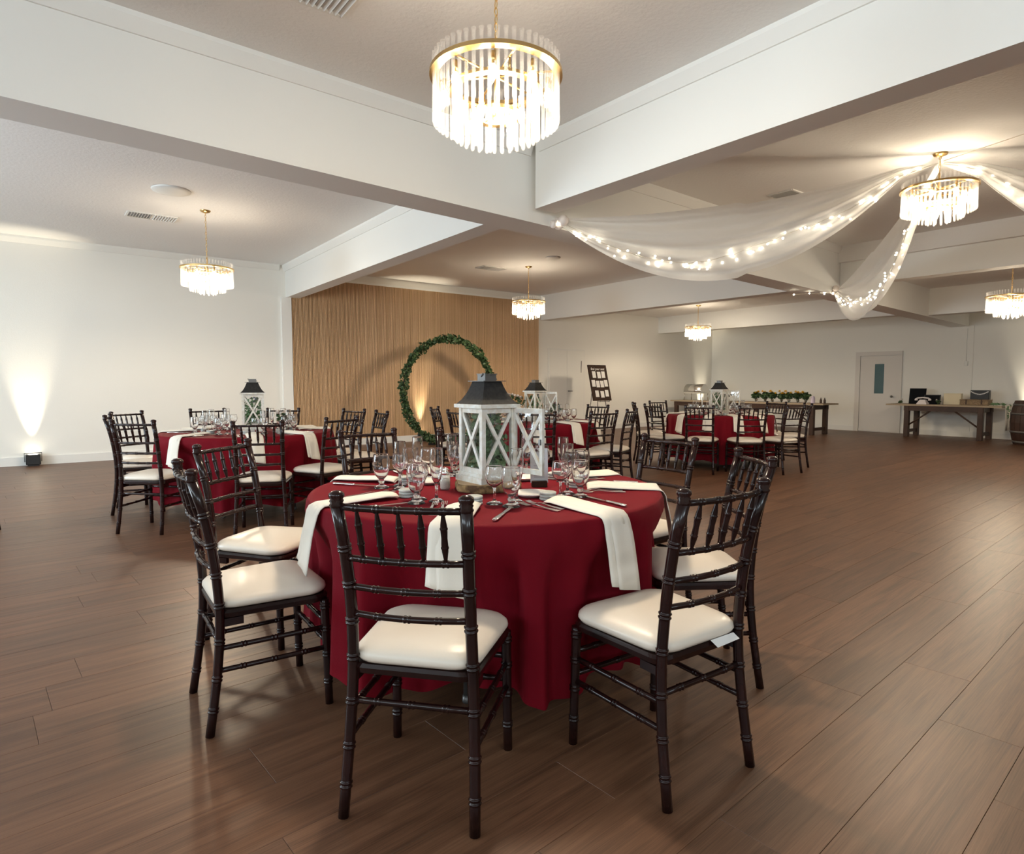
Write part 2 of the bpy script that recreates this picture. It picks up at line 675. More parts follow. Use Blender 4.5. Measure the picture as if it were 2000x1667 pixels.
def wall_with_windows(name, wins, horiz):
    m = MB()
    lo, hi = (YS - .2, YA + .2) if horiz == 'y' else (XW - .2, XB + .2)
    def put(a, c, z0, z1):
        if horiz == 'y':
            m.box(XW - .2, XW, a, c, z0, z1)
        else:
            m.box(a, c, YS - .2, YS, z0, z1)
    cur = lo
    for a, c, w0, w1, pw in wins:
        put(cur, a, -0.1, 3.6)
        put(a, c, -0.1, w0)
        put(a, c, w1, 3.6)
        cur = c
    put(cur, hi, -0.1, 3.6)
    return structure(m.build(name, 'wall'))


wall_west = wall_with_windows('wall_west', WEST_WIN, 'y')
wall_south = wall_with_windows('wall_south', SOUTH_WIN, 'x')
wn = 0
for wins, hz in ((WEST_WIN, 'y'), (SOUTH_WIN, 'x')):
    for a, c, w0, w1, pw in wins:
        wn += 1
        m = MB()
        def bar(u0, u1, z0, z1):
            if hz == 'y':
                m.box(XW - .10, XW - .02, u0, u1, z0, z1)
            else:
                m.box(u0, u1, YS - .10, YS - .02, z0, z1)
        bar(a, c, w0, w0 + .07)
        bar(a, c, w1 - .07, w1)
        bar(a, a + .07, w0 + .07, w1 - .07)
        bar(c - .07, c, w0 + .07, w1 - .07)
        bar((a + c) / 2 - .035, (a + c) / 2 + .035, w0 + .07, w1 - .07)
        structure(m.build('window_%d' % wn, 'trim'))  # frame for an unseen, assumed window opening

# baseboards
m = MB()
m.box(XW, 3.76, YA - .018, YA, 0, .13)
m.box(3.94, 10.24, YA - .05, YA, 0, .13)
m.box(11.49, XB, YA - .018, YA, 0, .13)
structure(m.build('baseboard_north', 'trim'))
m = MB()
m.box(XB - .018, XB, 7.52, YA, 0, .13)
m.box(XB - .018, XB, YS, 6.41, 0, .13)
structure(m.build('baseboard_east', 'trim'))
# pilaster beside the slatted wall, and on the end wall under the main beam
trim(MB().box(3.76, 3.94, YA - .07, YA, 0, 2.80), 'beam')
trim(MB().box(XB - .02, XB, 4.98, 5.42, 0, 2.56), 'wall')

# slatted timber panelling
panel = structure(MB().box(3.94, 9.92, YA - .025, YA, 0.13, 3.18).build('wall_panel_north', 'slat_back'))
slat_me = MB().box(-.0072, .0072, -.020, 0, 0.13, 3.18).mesh('slat', 'oak_slat')
NS = 228
for k in range(NS):
    o = obj('slat', slat_me, panel, (3.965 + k * (9.90 - 3.965) / (NS - 1), YA - .025, 0))
trim(MB().box(3.94, 10.0, YA - .05, YA, 3.18, 3.22), 'beam')

# flush double door in the north wall
d1 = structure(MB().box(10.24, 11.49, YA - .012, YA, 0, 2.09).build('door_1', 'trim'))
for x0, x1 in ((10.285, 10.865), (10.872, 11.45)):
    MB().box(x0, x1, YA - .02, YA - .006, 0.02, 2.05).build('door_leaf', 'wall', d1)
m = MB()
m.tube([(10.91, YA - .02, 1.03), (10.91, YA - .07, 1.03)], .014, 8)
m.tube([(10.91, YA - .065, 1.03), (11.02, YA - .065, 1.03)], .011, 8)
m.build('door_handle', 'grey_metal', d1)
m = MB().tube([(11.36, YA - .02, 1.5), (11.36, YA - .03, 1.8)], .008, 6)
m.build('hinge', 'grey_metal', d1)

# painted door with a tall narrow light in the east wall
m = MB()
m.box(XB - .04, XB, 7.40, 7.51, 0, 1.92)
m.box(XB - .04, XB, 6.42, 6.54, 0, 1.92)
m.box(XB - .04, XB, 6.42, 7.51, 1.92, 2.02)
d2 = structure(m.build('door_2', 'door_paint'))
m = MB()
m.box(XB - .022, XB - .004, 6.545, 6.83, 0.015, 1.915)
m.box(XB - .022, XB - .004, 7.05, 7.395, 0.015, 1.915)
m.box(XB - .022, XB - .004, 6.83, 7.05, 0.015, 0.97)
m.box(XB - .022, XB - .004, 6.83, 7.05, 1.71, 1.915)
m.build('door_leaf', 'door_paint', d2)
MB().box(XB - .014, XB - .008, 6.83, 7.05, 0.97, 1.71).build('pane', 'window_tint', d2)
m = MB()
m.tube([(XB - .02, 6.62, .90), (XB - .075, 6.62, .90)], .012, 8)
m.sphere((XB - .08, 6.62, .90), .03)
m.build('door_knob', 'grey_metal', d2)

# ceiling fittings
def vent(x, y, zc, sx, sy, label):
    t = thing('ceiling_vent', label, 'vent', (x, y, zc))
    m = MB()
    for a in (-1, 1):
        m.box(-sx / 2, sx / 2, a * sy / 2 - .012, a * sy / 2 + .012, -.014, 0)
        m.box(a * sx / 2 - .012, a * sx / 2 + .012, -sy / 2, sy / 2, -.014, 0)
    m.box(-.012, .012, -sy / 2, sy / 2, -.014, 0)
    m.build('frame', 'trim', t)
    MB().box(-sx / 2, sx / 2, -sy / 2, sy / 2, -.003, 0).build('backing', 'duct_metal', t)
    n = 9
    for h in (-1, 1):
        M = Matrix.Rotation(R(50 * h), 4, 'Y')
        me = MB().box(-.014, .014, -sy / 2 + .01, sy / 2 - .01, -.001, .001, M).mesh('louvre', 'trim')
        for k in range(n):
            obj('louvre', me, t, (h * (sx / 2) * (k + .6) / n, 0, -.010))


vent(1.25, 3.52, CZ[0], .62, .30, 'white two-way louvred air vent in the ceiling above the lantern table')
vent(1.38, 9.43, CZ[0], .55, .28, 'white louvred air vent beside the brass ceiling cap over the white wall bay')
vent(6.90, 9.59, CZ[1], .5, .28, 'dark louvred air vent in the ceiling before the slatted wall')
vent(7.0, 3.87, CZ[1], .5, .28, 'small louvred air vent in the ceiling beyond the white drape')


def ceiling_disc(x, y, zc, r_, label):
    m = MB().lathe([(.001, -.035), (r_ * .55, -.034), (r_ * .72, -.022), (r_ * .97, -.016), (r_, -.006), (r_, 0)], 32)
    tag(m.build('ceiling_disc', 'trim', None, (x, y, zc)), label, 'ceiling speaker')


ceiling_disc(1.38, 8.04, CZ[0], .20, 'round white disc fixed to the ceiling over the white wall bay')
ceiling_disc(7.15, 8.15, CZ[1], .13, 'small round disc on the ceiling before the slatted wall')

# small white control box on the end wall
t = thing('wall_sensor', 'small white wall box with a cord under the beam end', 'sensor', (XB - .02, 5.10, 1.62))
MB().bevel_box(-.03, 0, -.035, .035, 0, .11, .008).build('case', 'trim', t)
MB().tube([(-.008, 0, .11), (-.008, .01, .5), (-.008, 0, .85)], .006, 6).build('cord', 'trim', t)


# ------------------------------------------------------------------ chandeliers
def rod_mesh(length):
    """glass tube with a rounded lower tip and an open bead at the top"""
    pr = [(.001, -.002), (.006, .001), (.0095, .008), (.0098, .018), (.0086, .05), (.0086, length - .012), (.0112, length - .006), (.0112, length), (.0080, length)]
    return pr


def chandelier(x, y, zr, zc, label, detailed):
    t = thing('chandelier', label, 'chandelier', (x, y, zr), 0, 'tiered glass rod chandeliers')
    RO, RI = .293, .200
    # outer gold ring (a flat pierced band) and inner ring
    def ring(r_, z0, z1, w):
        m = MB()
        seg = 56
        m.loft([[((r_ + dr) * math.cos(2 * PI * k / seg), (r_ + dr) * math.sin(2 * PI * k / seg), zz) for dr, zz in ((-w, z0), (w, z0), (w, z1), (-w, z1))] for k in range(seg + 1)], smooth=False, cap=False)
        return m
    ring(RO, -.008, .010, .022).build('ring', 'brass', t)
    ring(RI, -.075, -.060, .020).build('ring', 'brass', t)
    ring(.10, -.19, -.172, .018).build('ring', 'brass', t)
    m = MB()
    for k in range(6):
        a = 2 * PI * k / 6 + .2
        m.tube([(RO * math.cos(a), RO * math.sin(a), .0), (.02 * math.cos(a), .02 * math.sin(a), .0)], .006, 6)
        m.tube([(RI * math.cos(a), RI * math.sin(a), -.066), (RI * math.cos(a), RI * math.sin(a), 0)], .005, 6)
    m.tube([(0, 0, -.18), (0, 0, .14)], .010, 8)
    m.lathe([(.001, -.2), (.03, -.19), (.03, -.17), (.01, -.15)], 12)
    for k in range(4):
        a = 2 * PI * k / 4
        m.tube([(.10 * math.cos(a), .10 * math.sin(a), -.18), (0, 0, -.18)], .005, 6)
    m.build('frame', 'brass', t)
    # rods
    no, ni, nc = 52, 32, 10
    sets = ((no, RO, -.222, .295), (ni, RI, -.285, .235), (nc, .090, -.320, .15))
    for n, r_, z0, ln in sets:
        pr = rod_mesh(ln)
        if detailed:
            me = MB().lathe(pr, 8).mesh('glass_rod', 'rod_glass')
            for k in range(n):
                a = 2 * PI * k / n
                obj('glass_rod', me, t, (r_ * math.cos(a), r_ * math.sin(a), z0))
        else:
            m = MB()
            for k in range(n):
                a = 2 * PI * k / n
                m.lathe(pr, 6, r_ * math.cos(a), r_ * math.sin(a), z0)
            stuff(m.build('glass_rods', 'rod_glass', t))
    # candle sleeves and bulbs pointing down
    sl = MB().tube([(0, 0, -.055), (0, 0, 0)], .011, 8).mesh('candle_sleeve', 'brass')
    bu = MB().lathe([(.008, 0), (.016, -.012), (.019, -.03), (.013, -.055), (.001, -.075)], 10).mesh('bulb', 'bulb')
    for k in range(8):
        a = 2 * PI * k / 8 + .1
        obj('candle_sleeve', sl, t, (.246 * math.cos(a), .246 * math.sin(a), -.008))
        obj('bulb', bu, t, (.246 * math.cos(a), .246 * math.sin(a), -.063))
    for k in range(4):
        a = 2 * PI * k / 4 + .4
        obj('candle_sleeve', sl, t, (.135 * math.cos(a), .135 * math.sin(a), -.12))
        obj('bulb', bu, t, (.135 * math.cos(a), .135 * math.sin(a), -.175))
    # chain of links up to the ceiling cap
    H_ = zc - zr
    n = max(2, int((H_ - .16) / .034))
    lk = MB()
    pts = [(.008 * math.cos(2 * PI * k / 10), 0, .020 * math.sin(2 * PI * k / 10)) for k in range(11)]
    lk.tube(pts, .0028, 6, cap=False)
    me = lk.mesh('chain_link', 'brass')
    if detailed:
        for k in range(n):
            o = obj('chain_link', me, t, (0, 0, .14 + (k + .5) * (H_ - .16) / n), PI / 2 * (k % 2))
    else:
        m = MB()
        for k in range(n):
            zz = .14 + (k + .5) * (H_ - .16) / n
            if k % 2:
                m.tube([(0, p[0], zz + p[2]) for p in pts], .0032, 5, cap=False)
            else:
                m.tube([(p[0], 0, zz + p[2]) for p in pts], .0032, 5, cap=False)
        stuff(m.build('chain', 'brass', t))
    MB().lathe([(.001, H_ - .035), (.02, H_ - .032), (.055, H_ - .018), (.062, H_ - .004), (.062, H_)], 20).build('ceiling_cap', 'brass', t)
    # the lamp's own light
    for dz, pw, down in ((-.095, 155, True), (-.20, 40, False)):
        d = bpy.data.lights.new('chandelier_light', 'SPOT' if down else 'POINT')
        d.energy = pw
        d.color = (1.0, 0.83, 0.61)
        d.shadow_soft_size = .10
        if down:
            d.spot_size = R(172)
            d.spot_blend = .35
        o = bpy.data.objects.new('chandelier_light', d)
        COL.objects.link(o)
        o.location = (x, y, zr + dz)
    return t


chandelier(1.83, 2.50, 2.675, CZ[0], 'brass and glass rod chandelier on a chain above the lantern and wood slice table', True)
chandelier(1.87, 8.72, 2.66, CZ[0], 'brass and glass rod chandelier on a long chain before the plain white wall', False)
chandelier(7.35, 9.05, 2.71, CZ[1], 'brass and glass rod chandelier hanging before the slatted timber wall', False)
chandelier(12.9, 9.4, 2.575, CZ[2], 'brass and glass rod chandelier hanging above the buffet end of the hall', False)
chandelier(6.81, 2.33, 3.03, CZ[1], 'brass and glass rod chandelier where the white drapes and fairy lights meet', False)
chandelier(11.45, 2.92, 2.49, CZ[2], 'brass and glass rod chandelier above the guest book table end of the hall', False)


# ------------------------------------------------------------------ drapes with fairy lights
def swag(p0, p1, sag, spread, label, lab2, n=40, w=36, seed=1, sd=1):
    rr = random.Random(seed)
    P0, P1 = Vector(p0), Vector(p1)
    d = (P1 - P0)
    side = Vector((-d.y, d.x, 0)).normalized() * sd
    ph = [rr.random() * 6 for _ in range(6)]
    hd = Vector((d.x, d.y, 0))
    TQ = 1 - .36 / hd.length
    hd.normalize()
    rows = []
    for i in range(n + 1):
        t = i / n
        env = math.sin(PI * t) ** .6
        row = []
        for j in range(w + 1):
            q = j / w                          # 0 = slack lower edge, 1 = taut upper edge
            sg = sag * (1 - .84 * q)
            zq = .13 - .09 * q                 # drop between the tie above the lamp and its rim
            Q = P1 - hd * .36 - Vector((0, 0, zq))
            if t <= TQ:
                u_ = t / TQ
                c = P0.lerp(Q, u_)
                zz = -4 * sg * u_ * (1 - u_)
            else:
                c = Q.lerp(P1 - hd * .03, (t - TQ) / (1 - TQ))
                zz = 0
            fold = (math.sin(q * 19 + ph[0] + 2 * t) + .6 * math.sin(q * 33 + ph[1] - 3 * t)) * .024 * (.3 + env)
            belly = spread * env * math.sin(PI * q) * 1.0
            row.append(c + side * (belly + fold + (q - .5) * .06) + Vector((0, 0, zz + (q - .5) * (.07 if t < .5 else .02))))
        rows.append(row)
    m = MB()
    m.loft(rows, True, cap=False, closed=False)
    t_ = thing('voile_drape', label, 'drape')
    m.build('voile', 'voile', t_)
    # knot where it is tied
    k = MB()
    for q in range(7):
        k.sphere(P0 + Vector((rr.uniform(-.05, .05), rr.uniform(-.05, .05), rr.uniform(-.05, .03))), .035 + .02 * rr.random(), 7, 5)
    k.build('knot', 'petal_white', t_)
    # fairy light string lying in the swag
    f = thing('fairy_lights', lab2, 'string lights')
    wire, bulbs = MB(), MB()
    pts = []
    for i in range(n * 2 + 1):
        t = i / (n * 2)
        row = rows[min(n, int(round(t * n)))]
        j = w * (.34 + .08 * math.sin(t * 9 + ph[2]))
        p = row[int(j)] - side * .02 * sd
        pts.append(p)
    pts = pts[::2]
    wire.tube(pts, .0025, 5)
    for strand in range(2):
        for i in range(n - 1):
            if rr.random() < .12:
                continue
            p = pts[i].lerp(pts[i + 1], rr.random()) + (Vector((rr.uniform(-.05, .05), rr.uniform(-.05, .05), rr.uniform(-.075, .03))) if (i + 1) / n < TQ - .03 else Vector((0, 0, rr.uniform(0, .025))))
            bulbs.sphere(p, .0095, 6, 4)
    wire.build('wire', 'wire', f)
    stuff(bulbs.build('bulbs', 'fairy_bulb', f))
    return rows


CH5 = (6.81, 2.33, 3.26)
swag((4.03, 4.50, 2.74), CH5, .70, .10, 'sheer white voile drape swagged from the beam crossing to the chandelier',
     'warm fairy lights strung through the drape tied at the beam crossing', seed=3)
p2 = main_at(10.0)
swag((p2[0], p2[1] - .05, p2[2] + .05), CH5, .78, .10, 'narrow white voile drape hanging from the chandelier to the far end of the main beam',
     'warm fairy lights in the drape tied to the far main beam', seed=5)
swag((10.1, -1.2, 2.78), CH5, .95, .10, 'white voile drape running from the chandelier towards the side of the hall',
     'warm fairy lights in the drape running to the side of the hall', seed=8)
m = MB().tube([(6.80, 2.30, 3.27), (5.6, -2.0, 3.32), (5.3, YS, 3.33)], .004, 5)
tag(m.build('support_wire', 'wire'), 'thin wire running along the ceiling from the draped chandelier', 'wire')
m = MB()
b_ = MB()
q0 = Vector(p2)
tl = [q0 + Vector((-.02, -.04, .05)), q0 + Vector((-.25, .02, -.018)), q0 + Vector((-.55, .10, -.025)), q0 + Vector((-.85, .18, -.06))]
f = thing('fairy_lights', 'loose end of fairy lights trailing along the main beam bottom', 'string lights')
m.tube(tl, .003, 5).build('wire', 'wire', f)
for p in tl[1:]:
    b_.sphere(p, .011, 6, 4)
stuff(b_.build('bulbs', 'fairy_bulb', f))


# ------------------------------------------------------------------ uplights
def uplight(x, y, label, power, lname='uplight_beam', blend=1.0, cone=36, tilt=3, axis='y'):
    t = thing('uplight', label, 'uplight', (x, y, 0))
    m = MB()
    m.bevel_box(-.09, .09, -.07, .07, .02, .17, .012)
    m.box(-.07, .07, -.05, .05, 0, .02)
    m.build('housing', 'black', t)
    MB().lathe([(.001, .176), (.05, .176), (.06, .172), (.06, .165)], 16).build('lens', 'lens_glow', t)
    m = MB()
    m.tube([(-.10, 0, .06), (-.105, 0, .19), (.105, 0, .19), (.10, 0, .06)], .006, 6)
    m.build('bracket', 'black', t)
    d = bpy.data.lights.new(lname, 'SPOT')
    d.energy = power
    d.color = (1.0, 0.88, 0.66)
    d.spot_size = R(cone)
    d.spot_blend = blend
    d.shadow_soft_size = .03
    o = bpy.data.objects.new(lname, d)
    COL.objects.link(o)
    o.location = (x, y, .185)
    if axis == 'y':
        o.rotation_euler = (R(180 - tilt), 0, 0)
    else:
        o.rotation_euler = (0, R(180 + tilt), 0)
    return t


uplight(.04, 11.74, 'small black floor uplight washing the plain white wall', 300)
uplight(6.62, 11.70, 'small black floor uplight behind the leafy hoop', 300)
uplight(16.45, 11.74, 'small black floor uplight in the far corner behind the buffet', 300)
uplight(16.88, 3.9, 'small black floor uplight behind the barrel', 300, 'uplight_beam_offscreen', axis='x')


# ------------------------------------------------------------------ chairs
def noded(pts, r0, r1, nodes, seg=9, sub=None, bump=1.17):
    """bamboo-turned rod: path through pts, radius r0->r1, double rings at the node parameters"""
    pts = [Vector(p) for p in pts]
    # arc-length sampling of a Catmull-Rom path
    dense = []
    n = len(pts)
    if n == 2:
        dense = [pts[0].lerp(pts[1], k / 20) for k in range(21)]
    else:
        for i in range(n - 1):
            p0, p1, p2_, p3 = pts[max(i - 1, 0)], pts[i], pts[i + 1], pts[min(i + 2, n - 1)]
            for k in range(12):
                t = k / 12
                dense.append(.5 * ((2 * p1) + (p2_ - p0) * t + (2 * p0 - 5 * p1 + 4 * p2_ - p3) * t * t + (3 * p1 - p0 - 3 * p2_ + p3) * t ** 3))
        dense.append(pts[-1])
    L = [0]
    for i in range(1, len(dense)):
        L.append(L[-1] + (dense[i] - dense[i - 1]).length)
    tot = L[-1]

    def at(s_):
        s_ = max(0, min(tot, s_))
        for i in range(1, len(dense)):
            if L[i] >= s_:
                return dense[i - 1].lerp(dense[i], (s_ - L[i - 1]) / max(1e-9, L[i] - L[i - 1]))
        return dense[-1]
    st = {}
    k = 4 if n == 2 else 9
    for i in range(k + 1):
        st[tot * i / k] = 1.0
    for nd in nodes:
        c = nd * tot
        w = .0042
        for ds, f_ in ((-3 * w, .985), (-2.15 * w, .985), (-1.9 * w, bump), (-1.0 * w, bump), (-.7 * w, 1.0), (.7 * w, 1.0), (1.0 * w, bump), (1.9 * w, bump), (2.15 * w, .985), (3 * w, .985)):
            st[c + ds] = f_
        for q in list(st):
            if abs(q - c) < 4 * w and st[q] == 1.0 and abs(abs(q - c) - .7 * w) > 1e-6 and 1e-6 < q < tot - 1e-6:
                del st[q]
    ss = sorted(s_ for s_ in st if -1e-6 <= s_ <= tot + 1e-6)
    m = MB()
    m.tube([at(s_) for s_ in ss], [(r0 + (r1 - r0) * s_ / tot) * st[s_] for s_ in ss], seg)
    return m


def make_chair(label):
    t = thing('chiavari_chair', label, 'chair')
    mm = 'mahogany'
    # back posts (rear legs run up into the back), gently bent
    for s_ in (-1, 1):
        m = noded([(s_ * .192, -.222, 0), (s_ * .184, -.190, .22), (s_ * .176, -.176, .42), (s_ * .173, -.190, .62), (s_ * .177, -.222, .80), (s_ * .180, -.250, .895)],
                  .0155, .0175, (.10, .22, .36, .50, .62, .74, .86), 10)
        # finial
        c = Vector((s_ * .180, -.250, .895))
        m.lathe([(.0172, -.004), (.0205, .002), (.0165, .008), (.0195, .014), (.0165, .018), (.0215, .026), (.0205, .034), (.012, .040), (.001, .042)], 12, c.x, c.y, c.z)
        m.build('back_post', mm, t)
    # four rails; (z, y, half width)
    rails = ((.893, -.248, .180), (.745, -.213, .175), (.660, -.197, .173), (.580, -.186, .173))
    for k, (zz, yy, hw) in enumerate(rails):
        bow = .022
        pts = [(-hw, yy, zz), (-hw * .5, yy - bow * .75, zz), (0, yy - bow, zz), (hw * .5, yy - bow * .75, zz), (hw, yy, zz)]
        noded(pts, .0098, .0098, (.17, .34, .5, .66, .83) if k < 2 else (.25, .5, .75), 8).build('back_rail', mm, t)
    # five spindles
    for k in range(5):
        s_ = (k - 2) / 3.0
        x1, x0 = .180 * s_, .175 * s_
        y1 = -.248 - .022 * (1 - s_ * s_)
        y0 = -.213 - .022 * (1 - s_ * s_)
        m = MB()
        ts = (0, .08, .25, .30, .32, .34, .37, .5, .63, .66, .68, .70, .75, .92, 1)
        rs = (.0045, .0052, .0092, .0095, .0115, .0095, .0098, .0086, .0098, .0095, .0115, .0095, .0092, .0052, .0045)
        p0, p1 = Vector((x0, y0, .745)), Vector((x1, y1, .893))
        m.tube([p0.lerp(p1, q) for q in ts], list(rs), 8)
        m.build('spindle', mm, t)
    # front legs
    for s_ in (-1, 1):
        noded([(s_ * .196, .196, 0), (s_ * .192, .186, .41)], .0150, .0168, (.22, .48, .72, .93), 10).build('leg', mm, t)
    # seat frame: trapezoid with a scalloped lower rear edge
    def outline(gr, rr=.05):
        pts = []
        wf, wb, yf, yb = .205 + gr, .188 + gr, .205 + gr, -.185 - gr
        for (sx, sy, a0) in ((1, 1, 0), (-1, 1, 90), (-1, -1, 180), (1, -1, 270)):
            w = wf if sy > 0 else wb
            cy = (yf if sy > 0 else yb) - sy * rr
            cx = sx * (w - rr)
            for k in range(7):
                a = R(a0 + 90 * k / 6)
                pts.append((cx + rr * math.cos(a), cy + rr * math.sin(a)))
        return pts
    m = MB()
    m.loft([[(x, y, zz) for x, y in outline(g)] for g, zz in ((-.012, .400), (0, .406), (.002, .422), (-.004, .432))], smooth=False)
    for s_ in (-1, 1):      # corner brackets under the seat
        m.box(s_ * .176 - .009, s_ * .176 + .009, -.19, -.10, .375, .402)
    m.build('seat_frame', mm, t)
    # cushion: puffed pad
    m = MB()
    rings = []
    for g, zz in ((-.020, .432), (-.003, .437), (.004, .448), (.002, .460), (-.008, .471), (-.026, .480), (-.055, .487), (-.10, .493), (-.15, .496)):
        o_ = outline(0, .078)
        sc = 1 + g / .2
        rings.append([(x * sc, (y - .01) * sc + .01, zz) for x, y in o_])
    m.loft(rings, True)
    m.build('cushion', 'vinyl', t)
    # stretchers
    def st(a, c, nodes=(.22, .5, .78)):
        noded([a, c], .0098, .0098, nodes, 8).build('stretcher', mm, t)
    for s_ in (-1, 1):
        st((s_ * .181, -.184, .300), (s_ * .192, .187, .300))
        st((s_ * .183, -.190, .222), (s_ * .194, .189, .222))
    st((-.193, .188, .325), (.193, .188, .325))
    st((-.194, .190, .245), (.194, .190, .245))
    st((-.180, -.181, .325), (.180, -.181, .325))
    return t


CH_PROTO = [None]
CHAIRS = []
CHAIR_BASE = 'dark mahogany bamboo-turned banquet chair with an ivory cushion '


def chair(topmid, facing_deg, label, group):
    """topmid: ground position under the middle of the back's top rail"""
    a = R(facing_deg)
    x = topmid[0] + .25 * math.cos(a)
    y = topmid[1] + .25 * math.sin(a)
    rz = a - PI / 2
    CHAIRS.append((x, y, rz))
    if CH_PROTO[0] is None:
        CH_PROTO[0] = make_chair(label)
        t = CH_PROTO[0]
        t.location = (x, y, 0)
        t.rotation_euler = (0, 0, rz)
        t['group'] = group
        return t
    return copy_tree(CH_PROTO[0], (x, y, 0), rz, label, group)


TM, TL, TC, TR = (1.62, 2.29), (1.70, 6.42), (5.0, 6.0), (8.34, 5.66)
GRP = {'M': 'the wood slice table', 'L': 'the table by the plain wall', 'C': 'the table before the double door', 'R': 'the table by the buffet'}
ORD = ('', 'first', 'second', 'third', 'fourth', 'fifth', 'sixth', 'seventh', 'eighth')
REF = {'M': 'the care-tag chair', 'L': 'the hoop-side chair', 'C': 'the door-side chair', 'R': 'the buffet-side chair'}
REF0 = {'M': 'with a white care tag under it', 'L': 'on the hoop side of the plain wall table', 'C': 'on the double door side of its table',
        'R': 'on the buffet side of its table'}
TSHORT = {'M': 'wood slice table', 'L': 'plain wall table', 'C': 'double door table', 'R': 'buffet-side table'}


def place_name(key, k):
    if k == 0:
        return 'at ' + REF[key] + ', ' + TSHORT[key]
    return ORD[k] + ' place clockwise from ' + REF[key] + ', ' + TSHORT[key]


def chair_label(key, k):
    if k == 0:
        return 'dark bamboo-turned chair with an ivory cushion ' + REF0[key]
    return 'dark turned chair, ivory cushion, ' + place_name(key, k).replace(' place', '')


# main table, clockwise from the chair with the care tag: (top-rail middle, facing)
MAIN_C = (((1.595, 1.055), 86.5), ((.765, 1.475), 41), ((.437, 2.50), -3), ((.77, 3.36), -53), ((1.71, 3.72), -91), ((2.22, 3.34), 238), ((2.83, 2.24), 178), ((2.43, 1.475), 143))
for k, (p, fc) in enumerate(MAIN_C):
    c_ = chair(p, fc, chair_label('M', k), 'chairs around ' + GRP['M'])
    if k == 0:
        c2 = c_
def ring_chairs(T, specs, key):
    for k, (a0, D) in enumerate(specs):
        a = R(a0)
        fc = FACE.get((key, k), a0 + 180 + random.uniform(-4, 4))
        chair((T[0] + D * math.cos(a), T[1] + D * math.sin(a)), fc, chair_label(key, k), 'chairs around ' + GRP[key])


# (angle, distance), clockwise; a few chairs stand turned
FACE = {('L', 6): -12, ('L', 5): 46, ('L', 4): 66}
LEFT_A = ((59, 1.40), (20, 1.38), (-8, 1.34), (-66, 1.22), (-102, 1.35), (-150, 1.20), (-209, 1.26), (-236, 1.56), (-269, 1.60))
MID_A = ((92, 1.25), (8, 1.27), (-62, 1.2), (-94, 1.25), (-129, 1.22), (-174, 1.25), (-223, 1.28))
RIGHT_A = ((-10, 1.25), (-50, 1.25), (-98, 1.32), (-127, 1.32), (-157, 1.32), (-189, 1.32), (-226, 1.28), (-278, 1.35))
ring_chairs(TL, LEFT_A, 'L')
ring_chairs(TC, MID_A, 'C')
ring_chairs(TR, RIGHT_A, 'R')
# the edge of one more chair at the far left of the hall
chair((-0.378, 6.870), 238, 'dark bamboo-turned chair standing apart towards the windows', 'stray chair')


m = MB()
m.add([(.03, -.185, .437), (.14, -.185, .437), (.142, -.206, .424), (.036, -.208, .421), (.03, -.185, .438), (.14, -.185, .438), (.142, -.207, .425), (.036, -.209, .422)],
      [(0, 1, 2, 3), (7, 6, 5, 4), (0, 4, 5, 1), (1, 5, 6, 2), (2, 6, 7, 3), (3, 7, 4, 0)])
m.build('care_tag', 'paper', c2)


